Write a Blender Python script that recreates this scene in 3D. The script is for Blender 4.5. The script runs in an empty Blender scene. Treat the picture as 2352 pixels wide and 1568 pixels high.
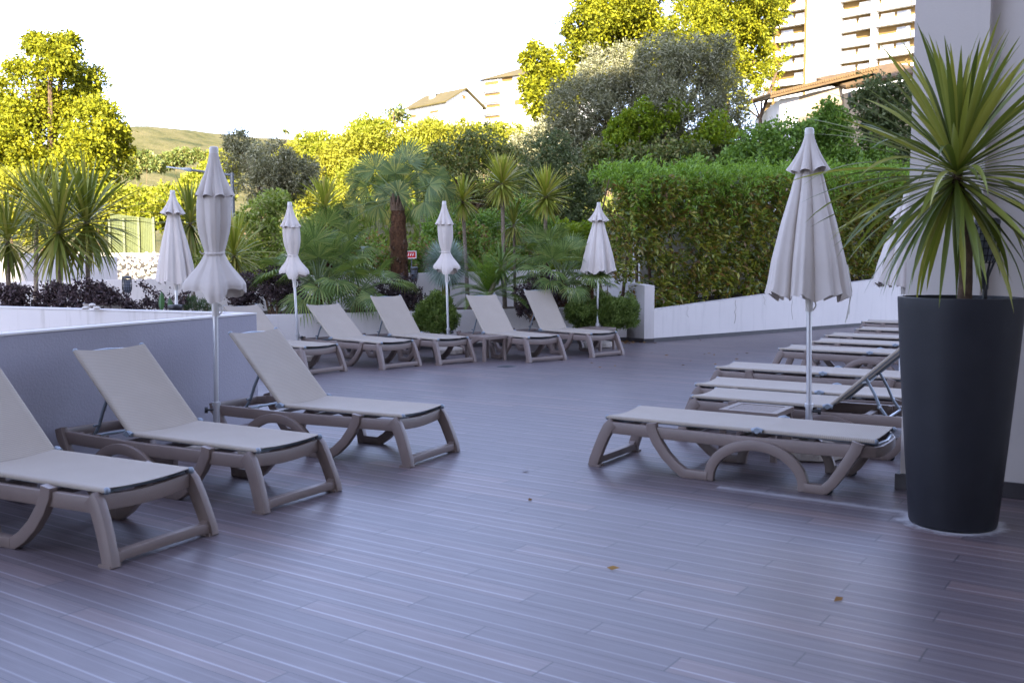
import bpy, math, random
import numpy as np
from mathutils import Vector, Matrix

random.seed(7)
RNG = np.random.default_rng(11)
R = math.radians
scene = bpy.context.scene
COL = scene.collection

# ------------------------------------------------------------------ camera
CAM_H, PITCH = 1.48, R(4.73)
F_PX, CX, CY = 2287.0, 1176.0, 784.0          # focal length and centre on a 2352 px wide frame
cam_d = bpy.data.cameras.new('camera')
cam = bpy.data.objects.new('camera', cam_d)
COL.objects.link(cam)
cam.location = (0, 0, CAM_H)
cam.rotation_euler = (R(90) - PITCH, 0, 0)
cam_d.sensor_width = 36
cam_d.lens = 36 * F_PX / 2352
cam_d.clip_end = 3000
cam_d.dof.use_dof = True
cam_d.dof.focus_distance = 11.0
cam_d.dof.aperture_fstop = 4.5
scene.camera = cam


def ray(u, v):
    a, b = (u - CX) / F_PX, (CY - v) / F_PX
    return Vector((a, math.cos(PITCH) + b * math.sin(PITCH), -math.sin(PITCH) + b * math.cos(PITCH)))


def at(u, v, d):
    """World point seen at (u, v) at the depth Y = d."""
    r = ray(u, v)
    return Vector((0, 0, CAM_H)) + r * (d / r.y)


def gp(u, v, z=0.0):
    """World point seen at (u, v) on the level z."""
    r = ray(u, v)
    return Vector((0, 0, CAM_H)) + r * ((z - CAM_H) / r.z)


def pm(d):
    return d / F_PX


# ------------------------------------------------------------------ scene helpers
def tag(o, label=None, cat=None, group=None, kind=None):
    if label: o['label'] = label
    if cat: o['category'] = cat
    if group: o['group'] = group
    if kind: o['kind'] = kind
    return o


def empty(name, loc=(0, 0, 0), rz=0.0):
    o = bpy.data.objects.new(name, None)
    COL.objects.link(o)
    o.location = loc
    o.rotation_euler = (0, 0, rz)
    o.empty_display_size = 0.1
    return o


def link_mesh(name, me, parent=None, loc=None):
    o = bpy.data.objects.new(name, me)
    COL.objects.link(o)
    if parent is not None: o.parent = parent
    if loc is not None: o.location = loc
    return o


KIDS = {}


def copy_tree(o, parent=None):
    c = o.copy()
    COL.objects.link(c)
    if parent is not None: c.parent = parent
    for ch in list(o.children):
        copy_tree(ch, c)
    return c


class MB:
    def __init__(s):
        s.v, s.f, s.uv = [], [], None

    def add(s, vs, fs):
        b = len(s.v)
        s.v += [tuple(p) for p in vs]
        s.f += [tuple(i + b for i in q) for q in fs]
        return s

    def box(s, c, size, rz=0.0, m=None):
        hx, hy, hz = size[0] / 2, size[1] / 2, size[2] / 2
        ca, sa = math.cos(rz), math.sin(rz)
        vs = []
        for z in (-hz, hz):
            for x, y in ((-hx, -hy), (hx, -hy), (hx, hy), (-hx, hy)):
                p = Vector((c[0] + x * ca - y * sa, c[1] + x * sa + y * ca, c[2] + z))
                vs.append(m @ p if m else p)
        return s.add(vs, [(3, 2, 1, 0), (4, 5, 6, 7), (0, 1, 5, 4), (1, 2, 6, 5), (2, 3, 7, 6), (3, 0, 4, 7)])

    def prism(s, poly, z0, z1):
        """Upright prism over a plan polygon; z1 may be a list (one height per corner)."""
        n = len(poly)
        zt = z1 if isinstance(z1, (list, tuple)) else [z1] * n
        a = sum(poly[i][0] * poly[(i + 1) % n][1] - poly[(i + 1) % n][0] * poly[i][1] for i in range(n))
        if a < 0:
            poly = poly[::-1]; zt = zt[::-1]
        vs = [(p[0], p[1], z0) for p in poly] + [(p[0], p[1], z) for p, z in zip(poly, zt)]
        fs = [tuple(range(n))[::-1], tuple(range(n, 2 * n))]
        fs += [(i, (i + 1) % n, n + (i + 1) % n, n + i) for i in range(n)]
        return s.add(vs, fs)

    def loft(s, rings, cap=True, closed=True):
        n = len(rings[0])
        vs = [p for r in rings for p in r]
        fs = []
        for k in range(len(rings) - 1):
            for i in range(n if closed else n - 1):
                j = (i + 1) % n
                fs.append((k * n + i, k * n + j, (k + 1) * n + j, (k + 1) * n + i))
        if cap and closed:
            fs.append(tuple(range(n))[::-1])
            fs.append(tuple(range((len(rings) - 1) * n, len(rings) * n)))
        return s.add(vs, fs)

    def sweep(s, path, prof, up=(0, 1, 0), cap=True):
        """Sweep a closed profile [(a, b)] along a path; b lies along `up`, a across it."""
        P = [Vector(p) for p in path]
        U = Vector(up).normalized()
        rings = []
        for i, p in enumerate(P):
            t = (P[min(i + 1, len(P) - 1)] - P[max(i - 1, 0)]).normalized()
            side = t.cross(U)
            side = side.normalized() if side.length > 1e-6 else Vector((1, 0, 0))
            u2 = side.cross(t).normalized()
            k = 1.0
            if 0 < i < len(P) - 1:
                t0 = (P[i] - P[i - 1]).normalized()
                k = min(1.5, 1 / max(0.5, t0.dot(t)))
            pr = prof(i / (len(P) - 1)) if callable(prof) else prof
            rings.append([p + side * a * k + u2 * b for a, b in pr])
        return s.loft(rings, cap)

    def tube(s, path, r, n=8, cap=True):
        P = [Vector(p) for p in path]
        rings = []
        t0 = (P[1] - P[0]).normalized()
        ref = Vector((0, 0, 1)) if abs(t0.z) < 0.9 else Vector((1, 0, 0))
        nrm = (ref - t0 * ref.dot(t0)).normalized()
        for i, p in enumerate(P):
            t = (P[min(i + 1, len(P) - 1)] - P[max(i - 1, 0)]).normalized()
            nrm = (nrm - t * nrm.dot(t)).normalized()
            b = t.cross(nrm)
            rr = r(i / (len(P) - 1)) if callable(r) else (r[i] if isinstance(r, (list, tuple)) else r)
            rings.append([p + (nrm * math.cos(2 * math.pi * k / n) + b * math.sin(2 * math.pi * k / n)) * rr for k in range(n)])
        return s.loft(rings, cap)

    def lathe(s, prof, n=24, c=(0, 0, 0), cap=True):
        rings = [[(c[0] + r * math.cos(2 * math.pi * k / n), c[1] + r * math.sin(2 * math.pi * k / n), c[2] + z) for k in range(n)] for r, z in prof]
        return s.loft(rings, cap)

    def ball(s, c, r, n=10, m=6, sc=(1, 1, 1)):
        rings = []
        for i in range(m + 1):
            a = -math.pi / 2 + math.pi * i / m
            rr = max(1e-4, r * math.cos(a))
            rings.append([(c[0] + rr * math.cos(2 * math.pi * k / n) * sc[0], c[1] + rr * math.sin(2 * math.pi * k / n) * sc[1], c[2] + r * math.sin(a) * sc[2]) for k in range(n)])
        return s.loft(rings)

    def mesh(s, name, mat, smooth=True, angle=35):
        me = bpy.data.meshes.new(name)
        me.from_pydata(s.v, [], s.f)
        me.materials.append(mat)
        if smooth:
            me.polygons.foreach_set('use_smooth', [True] * len(me.polygons))
            me.set_sharp_from_angle(angle=R(angle))
        me.update()
        return me

    def build(s, name, mat, parent=None, loc=None, smooth=True, angle=35):
        return link_mesh(name, s.mesh(name, mat, smooth, angle), parent, loc)


def rrect(w, h, c):
    """Rounded-corner rectangle profile, w along a, h along b."""
    x, y = w / 2, h / 2
    k = c * 0.3
    return [(x, -y + c), (x, y - c), (x - k, y - k), (x - c, y), (-x + c, y), (-x + k, y - k), (-x, y - c), (-x, -y + c), (-x + k, -y + k), (-x + c, -y), (x - c, -y), (x - k, -y + k)]


# ------------------------------------------------------------------ materials
def nmat(name):
    m = bpy.data.materials.new(name)
    m.use_nodes = True
    nt = m.node_tree
    return m, nt, nt.nodes['Principled BSDF']


def nd(nt, typ, **kw):
    n = nt.nodes.new(typ)
    for k, v in kw.items():
        if k in n.inputs.keys() if isinstance(k, str) else False:
            n.inputs[k].default_value = v
        else:
            setattr(n, k, v)
    return n


def math_n(nt, op, a, b=None, c=None):
    n = nt.nodes.new('ShaderNodeMath')
    n.operation = op
    for i, x in enumerate((a, b, c)):
        if x is None: continue
        if isinstance(x, (int, float)): n.inputs[i].default_value = x
        else: nt.links.new(x, n.inputs[i])
    return n.outputs[0]


def ramp(nt, fac, stops):
    r = nt.nodes.new('ShaderNodeValToRGB')
    while len(r.color_ramp.elements) < len(stops): r.color_ramp.elements.new(0.5)
    for e, (p, c) in zip(r.color_ramp.elements, stops):
        e.position = p
        e.color = (*c, 1) if len(c) == 3 else c
    nt.links.new(fac, r.inputs['Fac'])
    return r.outputs['Color']


def mix(nt, fac, a, b, typ='MIX'):
    n = nt.nodes.new('ShaderNodeMix')
    n.data_type = 'RGBA'
    n.blend_type = typ
    for sock, x in ((n.inputs['Factor'], fac), (n.inputs['A'], a), (n.inputs['B'], b)):
        if isinstance(x, (int, float)): sock.default_value = x
        elif isinstance(x, tuple): sock.default_value = (*x, 1)
        else: nt.links.new(x, sock)
    return n.outputs['Result']


def noise(nt, scale, detail=4, vec=None, rough=0.6):
    n = nt.nodes.new('ShaderNodeTexNoise')
    n.inputs['Scale'].default_value = scale
    n.inputs['Detail'].default_value = detail
    n.inputs['Roughness'].default_value = rough
    if vec is not None: nt.links.new(vec, n.inputs['Vector'])
    return n.outputs['Fac']


def bump(nt, bsdf, height, strength, dist=0.01):
    b = nt.nodes.new('ShaderNodeBump')
    b.inputs['Strength'].default_value = strength
    b.inputs['Distance'].default_value = dist
    nt.links.new(height, b.inputs['Height'])
    nt.links.new(b.outputs['Normal'], bsdf.inputs['Normal'])


def obj_co(nt):
    return nt.nodes.new('ShaderNodeTexCoord').outputs['Object']


def world_co(nt):
    return nt.nodes.new('ShaderNodeNewGeometry').outputs['Position']


def simple(name, c1, c2=None, rough=0.5, spec=0.5, metal=0.0, scale=6.0, bmp=0.0, bscale=60.0, bdist=0.004):
    m, nt, b = nmat(name)
    co = obj_co(nt)
    c2 = c2 or tuple(x * 0.85 for x in c1)
    f = noise(nt, scale, 5, co)
    nt.links.new(ramp(nt, f, [(0.3, c2), (0.7, c1)]), b.inputs['Base Color'])
    b.inputs['Roughness'].default_value = rough
    b.inputs['Specular IOR Level'].default_value = spec
    b.inputs['Metallic'].default_value = metal
    if bmp: bump(nt, b, noise(nt, bscale, 4, co), bmp, bdist)
    return m


def leaf_mat(name, cols, rough=0.5, transl=0.35, spec=0.35, tcol=None, patch=None):
    """Leaves: one shade per leaf from `cols`; light also passes through them."""
    m, nt, b = nmat(name)
    g = nt.nodes.new('ShaderNodeNewGeometry')
    n = len(cols)
    c = ramp(nt, g.outputs['Random Per Island'], [((i + 0.5) / n, cols[i]) for i in range(n)])
    if patch:
        f = noise(nt, patch[1], 2, world_co(nt))
        f2 = ramp(nt, f, [(0.45, (0, 0, 0)), (0.62, (1, 1, 1))])
        c = mix(nt, f2, c, patch[0])
    nt.links.new(c, b.inputs['Base Color'])
    b.inputs['Roughness'].default_value = rough
    b.inputs['Specular IOR Level'].default_value = spec
    t = nt.nodes.new('ShaderNodeBsdfTranslucent')
    if tcol:
        t.inputs['Color'].default_value = (*tcol, 1)
    else:
        nt.links.new(mix(nt, 1.0, c, (1.25, 1.2, 0.6), 'MULTIPLY'), t.inputs['Color'])
    mx = nt.nodes.new('ShaderNodeMixShader')
    mx.inputs[0].default_value = transl
    nt.links.new(b.outputs[0], mx.inputs[1])
    nt.links.new(t.outputs[0], mx.inputs[2])
    nt.links.new(mx.outputs[0], nt.nodes['Material Output'].inputs['Surface'])
    return m


def wall_mat(name, col, stain=(0.2, 0.2, 0.22), amount=0.5, bmp=0.25, top=None):
    """Painted render: fine plaster grain, faint vertical run marks and patches."""
    m, nt, b = nmat(name)
    p = world_co(nt)
    mp = nt.nodes.new('ShaderNodeMapping')
    mp.inputs['Scale'].default_value = (7, 7, 0.55)
    nt.links.new(p, mp.inputs['Vector'])
    runs = noise(nt, 1.6, 5, mp.outputs[0], 0.65)
    mask = ramp(nt, runs, [(0.54, (0, 0, 0)), (0.74, (1, 1, 1))])
    patch = noise(nt, 0.9, 5, p)
    base = ramp(nt, patch, [(0.3, tuple(x * 0.93 for x in col)), (0.7, col)])
    c = mix(nt, math_n(nt, 'MULTIPLY', mask, amount), base, stain)
    nt.links.new(c, b.inputs['Base Color'])
    b.inputs['Roughness'].default_value = 0.75
    b.inputs['Specular IOR Level'].default_value = 0.25
    bump(nt, b, noise(nt, 55, 4, p), bmp, 0.006)
    return m


M = {}
M['white_wall'] = wall_mat('white_wall', (0.63, 0.58, 0.535), (0.34, 0.31, 0.27), 0.30)
M['stained_wall'] = wall_mat('stained_wall', (0.64, 0.59, 0.545), (0.30, 0.25, 0.18), 0.42)
M['grey_wall'] = wall_mat('grey_wall', (0.31, 0.29, 0.315), (0.23, 0.215, 0.23), 0.25, 0.6)
M['hotel_wall'] = wall_mat('hotel_wall', (0.545, 0.49, 0.44), (0.36, 0.33, 0.30), 0.12, 0.2)
M['skirting'] = simple('skirting', (0.05, 0.042, 0.042), (0.034, 0.03, 0.03), 0.45)
M['frame_plastic'] = simple('frame_plastic', (0.185, 0.138, 0.116), (0.17, 0.128, 0.108), 0.42, 0.45, scale=9, bmp=0.05, bscale=300, bdist=0.001)
M['grey_tube'] = simple('grey_tube', (0.22, 0.25, 0.28), (0.20, 0.23, 0.26), 0.35, 0.5, metal=0.3)
M['pole'] = simple('pole_aluminium', (0.62, 0.62, 0.63), (0.56, 0.56, 0.57), 0.33, metal=0.75)
M['knob'] = simple('knob_plastic', (0.012, 0.012, 0.014), None, 0.4)
M['cap'] = simple('cap_plastic', (0.62, 0.58, 0.53), None, 0.5)
M['stone'] = simple('concrete_base', (0.42, 0.36, 0.30), (0.30, 0.26, 0.22), 0.9, 0.2, scale=28, bmp=0.5, bscale=90)
M['pot'] = simple('pot_plastic', (0.014, 0.014, 0.017), (0.009, 0.009, 0.012), 0.5, 0.35, bmp=0.06, bscale=240, bdist=0.001)
M['soil'] = simple('soil', (0.07, 0.05, 0.036), (0.03, 0.022, 0.016), 0.95, 0.1, scale=12, bmp=0.8, bscale=30, bdist=0.03)
M['bark'] = simple('bark', (0.145, 0.095, 0.06), (0.06, 0.04, 0.027), 0.9, 0.2, scale=18, bmp=0.7, bscale=40, bdist=0.01)
M['bark_pale'] = simple('bark_pale', (0.26, 0.20, 0.15), (0.13, 0.10, 0.075), 0.9, 0.2, scale=30, bmp=0.7, bscale=60, bdist=0.006)
M['twig'] = simple('twig', (0.22, 0.13, 0.07), (0.12, 0.07, 0.04), 0.8)
M['fibre'] = simple('palm_fibre', (0.13, 0.065, 0.033), (0.035, 0.018, 0.011), 0.95, 0.1, scale=26, bmp=1.0, bscale=60, bdist=0.02)
M['black'] = simple('black_metal', (0.012, 0.012, 0.014), None, 0.4)
M['lamp_glass'] = simple('lamp_diffuser', (0.25, 0.27, 0.32), (0.15, 0.16, 0.2), 0.3)
M['galv'] = simple('galvanised_steel', (0.11, 0.115, 0.12), (0.085, 0.09, 0.095), 0.45, metal=0.6)
M['pebble'] = simple('pebble', (0.62, 0.57, 0.50), (0.5, 0.46, 0.4), 0.7)
M['tile_roof'] = simple('roof_tiles', (0.13, 0.075, 0.026), (0.085, 0.05, 0.02), 0.85, scale=3, bmp=0.6, bscale=14, bdist=0.05)
M['moss_roof'] = simple('mossy_roof', (0.085, 0.062, 0.014), (0.06, 0.045, 0.011), 0.9, scale=0.6)
M['plaster_tan'] = simple('plaster_tan', (0.40, 0.30, 0.19), (0.30, 0.225, 0.145), 0.9, 0.2, scale=1.2, bmp=0.4, bscale=20, bdist=0.01)
M['far_white'] = simple('far_white_wall', (0.66, 0.65, 0.62), (0.60, 0.59, 0.57), 0.8, scale=0.3)
M['far_grey'] = simple('far_grey_panel', (0.17, 0.175, 0.17), (0.14, 0.145, 0.14), 0.8, scale=0.3)
M['ochre'] = simple('ochre_wall', (0.13, 0.075, 0.014), (0.10, 0.058, 0.011), 0.8, scale=0.4)
M['far_glass'] = simple('far_window_glass', (0.35, 0.36, 0.36), (0.2, 0.2, 0.2), 0.1, 0.6, scale=0.8)
M['red'] = simple('red_paint', (0.55, 0.02, 0.015), None, 0.5)
M['white_paint'] = simple('white_paint', (0.8, 0.8, 0.78), None, 0.5)
M['fence_green'] = simple('fence_green', (0.085, 0.095, 0.03), (0.065, 0.075, 0.025), 0.6)
M['rope'] = simple('cord', (0.6, 0.57, 0.5), None, 0.8)


def fabric_mat():
    m, nt, b = nmat('parasol_fabric')
    co = obj_co(nt)
    f = noise(nt, 3, 4, co)
    nt.links.new(ramp(nt, f, [(0.3, (0.49, 0.435, 0.385)), (0.7, (0.53, 0.475, 0.425))]), b.inputs['Base Color'])
    b.inputs['Roughness'].default_value = 0.85
    b.inputs['Specular IOR Level'].default_value = 0.15
    bump(nt, b, noise(nt, 30, 5, co), 0.12, 0.01)
    return m


def sling_mat():
    m, nt, b = nmat('sling_mesh')
    co = obj_co(nt)
    sx = nt.nodes.new('ShaderNodeSeparateXYZ')
    nt.links.new(co, sx.inputs[0])
    rib = math_n(nt, 'SINE', math_n(nt, 'MULTIPLY', sx.outputs['X'], 2 * math.pi / 0.013))
    rib01 = math_n(nt, 'MULTIPLY_ADD', rib, 0.5, 0.5)
    f = noise(nt, 4, 3, co)
    base = ramp(nt, f, [(0.3, (0.352, 0.297, 0.232)), (0.7, (0.38, 0.322, 0.254))])
    c = mix(nt, math_n(nt, 'MULTIPLY', rib01, 0.6), base, (0.235, 0.20, 0.165))
    nt.links.new(c, b.inputs['Base Color'])
    b.inputs['Roughness'].default_value = 0.7
    b.inputs['Specular IOR Level'].default_value = 0.3
    bump(nt, b, rib01, 0.35, 0.002)
    return m


M['fabric'] = fabric_mat()
M['sling'] = sling_mat()

BOARD_ANG = R(-34)            # boards (and the loungers) run away to the left
POT = gp(2187, 1200)


def deck_mat():
    """Ribbed wood-look porcelain planks laid in a stepped bond."""
    m, nt, b = nmat('deck_planks')
    p = world_co(nt)
    mp = nt.nodes.new('ShaderNodeMapping')
    mp.vector_type = 'TEXTURE'
    mp.inputs['Rotation'].default_value = (0, 0, BOARD_ANG)
    nt.links.new(p, mp.inputs['Vector'])
    s = nt.nodes.new('ShaderNodeSeparateXYZ')
    nt.links.new(mp.outputs[0], s.inputs[0])
    W, L = 0.152, 1.2
    v = math_n(nt, 'DIVIDE', s.outputs['Y'], W)
    row = math_n(nt, 'FLOOR', v)
    fv = math_n(nt, 'FRACT', v)
    step = math_n(nt, 'MULTIPLY', row, 0.345)
    u = math_n(nt, 'ADD', math_n(nt, 'DIVIDE', s.outputs['X'], L), step)
    colm = math_n(nt, 'FLOOR', u)
    fu = math_n(nt, 'FRACT', u)
    cv = nt.nodes.new('ShaderNodeCombineXYZ')
    nt.links.new(row, cv.inputs[0]); nt.links.new(colm, cv.inputs[1])
    wn = nt.nodes.new('ShaderNodeTexWhiteNoise')
    wn.noise_dimensions = '2D'
    nt.links.new(cv.outputs[0], wn.inputs['Vector'])
    rnd = wn.outputs['Value']
    # joints
    jv = math_n(nt, 'LESS_THAN', math_n(nt, 'ABSOLUTE', math_n(nt, 'SUBTRACT', fv, 0.5)), 0.482)
    ju = math_n(nt, 'LESS_THAN', math_n(nt, 'ABSOLUTE', math_n(nt, 'SUBTRACT', fu, 0.5)), 0.4968)
    plank = math_n(nt, 'MULTIPLY', jv, ju)
    # ribs over the plank except for two smooth bands
    rib = math_n(nt, 'SINE', math_n(nt, 'MULTIPLY', fv, 2 * math.pi * 15))
    a1 = math_n(nt, 'LESS_THAN', math_n(nt, 'ABSOLUTE', math_n(nt, 'SUBTRACT', fv, 0.30)), 0.036)
    a2 = math_n(nt, 'LESS_THAN', math_n(nt, 'ABSOLUTE', math_n(nt, 'SUBTRACT', fv, 0.80)), 0.024)
    band = math_n(nt, 'MULTIPLY', math_n(nt, 'MINIMUM', math_n(nt, 'ADD', a1, math_n(nt, 'MULTIPLY', a2, 0.3)), 1.0), math_n(nt, 'MULTIPLY_ADD', rnd, 0.6, 0.4))
    ribm = math_n(nt, 'MULTIPLY', rib, math_n(nt, 'SUBTRACT', 1.0, band))
    # grain, stretched along the boards
    mg = nt.nodes.new('ShaderNodeMapping')
    mg.inputs['Scale'].default_value = (1.2, 16, 1)
    nt.links.new(mp.outputs[0], mg.inputs['Vector'])
    cw = nt.nodes.new('ShaderNodeCombineXYZ')
    nt.links.new(rnd, cw.inputs[0])
    va = nt.nodes.new('ShaderNodeVectorMath'); va.operation = 'MULTIPLY_ADD'
    nt.links.new(cw.outputs[0], va.inputs[0]); va.inputs[1].default_value = (37, 0, 0)
    nt.links.new(mg.outputs[0], va.inputs[2])
    gr = noise(nt, 2.2, 6, va.outputs[0], 0.65)
    plk = ramp(nt, rnd, [(0.0, (0.092, 0.072, 0.078)), (0.4, (0.106, 0.082, 0.087)), (0.8, (0.118, 0.089, 0.091)), (1.0, (0.155, 0.104, 0.098))])
    c = mix(nt, math_n(nt, 'MULTIPLY', gr, 0.55), plk, (0.062, 0.046, 0.046))
    wear = noise(nt, 0.35, 5, p)
    c = mix(nt, ramp(nt, wear, [(0.45, (0, 0, 0)), (0.75, (0.30, 0.30, 0.30))]), c, (0.17, 0.15, 0.15))
    c = mix(nt, math_n(nt, 'MULTIPLY', band, 0.46), c, (0.30, 0.285, 0.31))  # sky sheen on the smooth bands, painted as a paler colour
    c = mix(nt, plank, (0.045, 0.037, 0.04), c)
    # lime bloom: ring where the pot drains and a run along one joint
    px = nt.nodes.new('ShaderNodeSeparateXYZ'); nt.links.new(p, px.inputs[0])
    dx = math_n(nt, 'SUBTRACT', px.outputs['X'], POT.x); dy = math_n(nt, 'SUBTRACT', px.outputs['Y'], POT.y)
    dist = math_n(nt, 'SQRT', math_n(nt, 'ADD', math_n(nt, 'MULTIPLY', dx, dx), math_n(nt, 'MULTIPLY', dy, dy)))
    bl = noise(nt, 9, 8, p, 0.75)
    ring = math_n(nt, 'MINIMUM', 1.0, math_n(nt, 'MAXIMUM', 0.0, math_n(nt, 'DIVIDE', math_n(nt, 'SUBTRACT', math_n(nt, 'MULTIPLY_ADD', bl, 0.22, 0.185), dist), 0.055)))
    ca, sa = math.cos(BOARD_ANG), math.sin(BOARD_ANG)
    al = math_n(nt, 'ADD', math_n(nt, 'MULTIPLY', dx, ca), math_n(nt, 'MULTIPLY', dy, sa))
    ac = math_n(nt, 'SUBTRACT', math_n(nt, 'MULTIPLY', dy, ca), math_n(nt, 'MULTIPLY', dx, sa))
    run = math_n(nt, 'MULTIPLY', math_n(nt, 'MAXIMUM', 0.0, math_n(nt, 'SUBTRACT', 1.0, math_n(nt, 'DIVIDE', math_n(nt, 'ABSOLUTE', math_n(nt, 'SUBTRACT', ac, math_n(nt, 'MULTIPLY_ADD', bl, 0.06, 0.07))), math_n(nt, 'MULTIPLY_ADD', bl, 0.10, 0.01)))),
                 math_n(nt, 'LESS_THAN', math_n(nt, 'ABSOLUTE', math_n(nt, 'ADD', al, 0.72)), 0.72))
    st = math_n(nt, 'MINIMUM', math_n(nt, 'ADD', ring, math_n(nt, 'MULTIPLY', run, math_n(nt, 'MULTIPLY_ADD', bl, 1.1, 0.1))), 1.0)
    c = mix(nt, math_n(nt, 'MULTIPLY', st, 0.8), c, (0.46, 0.45, 0.45))
    nt.links.new(c, b.inputs['Base Color'])
    ro = math_n(nt, 'MULTIPLY_ADD', gr, 0.22, 0.31)
    ro = math_n(nt, 'SUBTRACT', ro, math_n(nt, 'MULTIPLY', band, 0.10))
    nt.links.new(ro, b.inputs['Roughness'])
    b.inputs['Specular IOR Level'].default_value = 0.62
    h = math_n(nt, 'ADD', math_n(nt, 'MULTIPLY', ribm, 0.07), math_n(nt, 'ADD', plank, math_n(nt, 'MULTIPLY', gr, 0.25)))
    bump(nt, b, h, 0.35, 0.004)
    return m


M['deck'] = deck_mat()

# ------------------------------------------------------------------ foliage
def quads_mesh(name, co, mat, smooth=False):
    """co: (n, 4, 3) corners -> one mesh of n loose quads."""
    n = co.shape[0]
    me = bpy.data.meshes.new(name)
    me.vertices.add(4 * n)
    me.vertices.foreach_set('co', co.reshape(-1).astype(np.float32))
    me.loops.add(4 * n)
    me.loops.foreach_set('vertex_index', np.arange(4 * n, dtype=np.int32))
    me.polygons.add(n)
    me.polygons.foreach_set('loop_start', np.arange(0, 4 * n, 4, dtype=np.int32))
    me.update(calc_edges=True)
    me.materials.append(mat)
    return me


def unit(a):
    return a / np.maximum(np.linalg.norm(a, axis=-1, keepdims=True), 1e-9)


def leaves_co(P, D, L, W, droop=0.15):
    """Pointed leaves: base P, direction D, length L, width W."""
    n = len(P)
    rv = RNG.normal(size=(n, 3))
    S = unit(np.cross(D, rv))
    L = np.broadcast_to(np.asarray(L, float), (n,))[:, None]
    W = np.broadcast_to(np.asarray(W, float), (n,))[:, None]
    dz = np.array([0, 0, -1.0])
    mid = P + D * L * 0.45
    tip = P + D * L + dz * L * droop
    return np.stack([P, mid + S * W / 2, tip, mid - S * W / 2], axis=1)


def lobes_points(lobes, n, shell=0.55, squash=0.9):
    """Points and outward directions in a set of lobes (x, y, z, r) - denser towards the skin."""
    lob = np.array([l[:4] for l in lobes], float)
    w = lob[:, 3] ** 2
    k = RNG.choice(len(lob), size=n, p=w / w.sum())
    d = unit(RNG.normal(size=(n, 3)))
    rad = RNG.random(n) ** (1 / 3)
    rad = shell + (1.0 - shell) * rad if shell else rad
    rad = rad * (1 + RNG.normal(size=n) * 0.10 + 0.22 * np.maximum(0, RNG.normal(size=n) - 1.1))
    o = d * np.array([1, 1, squash])
    return lob[k, :3] + o * (lob[k, 3] * rad)[:, None], d, k


def clumpy(P, size, keep):
    """Mask that leaves gaps between clumps of about `size`."""
    v = np.zeros(len(P))
    for k in range(6):
        f = unit(RNG.normal(size=3)) * 2 * math.pi / (size * (0.7 + 0.25 * k))
        v += np.sin(P @ f + RNG.uniform(0, 6.28)) / (1 + 0.25 * k)
    return v > np.quantile(v, 1 - keep)


def crown_co(lobes, n, leaf, aspect=0.45, per=9, spread=0.16, shell=0.35, up=0.35, droop=0.2, gaps=0.0):
    """Leaves in sprays: n // per twig ends in the lobes, per leaves round each."""
    m = max(1, n // per)
    C, d, k = lobes_points(lobes, m, shell)
    if gaps:
        q = clumpy(C, gaps, 0.66) | (RNG.random(len(C)) < 0.10)
        C, d, k = C[q], d[q], k[q]
    C = np.repeat(C, per, 0); d = np.repeat(d, per, 0)
    r = np.repeat(np.array([lobes[i][3] for i in k]), per)[:, None]
    P = C + RNG.normal(size=C.shape) * np.minimum(r * spread, leaf * 2.4)
    D = unit(d * 0.6 + RNG.normal(size=P.shape) * 0.75 + np.array([0, 0, up]))
    L = leaf * (0.6 + 0.8 * RNG.random(len(P)))
    return leaves_co(P, D, L, L * aspect, droop)


def sub_lobes(lobes, k=5, s=0.5, core=0.72):
    out = []
    for (x, y, z, r) in lobes:
        out.append((x, y, z, r * core))
        for _ in range(k):
            d = unit(RNG.normal(size=3))
            out.append((x + d[0] * r * 0.80, y + d[1] * r * 0.80, z + d[2] * r * 0.74, r * s * (0.6 + 0.6 * RNG.random())))
    return out


def px_lobes(spec, d, depth=0.8):
    """Lobes given as (u, v, radius px) at depth d, jittered in depth so the crown has volume."""
    out = []
    for (u, v, r) in spec:
        rr = r * pm(d)
        dd = d + random.uniform(-1, 1) * rr * depth
        p = at(u, v, dd)
        out.append((p.x, p.y, p.z, rr))
    return out


def ground_z(x, y):
    return float(terrain(np.array([x]), np.array([y]))[0])


def limbs_mb(base, lobes, r0, mb=None):
    mb = mb or MB()
    base = Vector(base)
    c = Vector((sum(l[0] for l in lobes), sum(l[1] for l in lobes), sum(l[2] for l in lobes))) / len(lobes)
    lo = min(l[2] - l[3] for l in lobes)
    fork = base.lerp(c, 0.45) if lo < base.z + 1 else Vector((base.x * 0.7 + c.x * 0.3, base.y * 0.7 + c.y * 0.3, max(base.z + 0.5, lo)))
    mid = base.lerp(fork, 0.5) + Vector((random.uniform(-1, 1), random.uniform(-1, 1), 0)) * r0
    mb.tube([base - Vector((0, 0, 0.3)), base, mid, fork], [r0 * 1.3, r0, r0 * 0.85, r0 * 0.7], 8)
    for l in lobes:
        t = Vector(l[:3])
        m = fork.lerp(t, 0.5) + Vector((random.uniform(-1, 1), random.uniform(-1, 1), random.uniform(0, 1))) * l[3] * 0.25
        mb.tube([fork, m, t, t + (t - m) * 0.08], [r0 * 0.5, r0 * 0.33, r0 * 0.18, 0.006], 5)
    return mb


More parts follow.
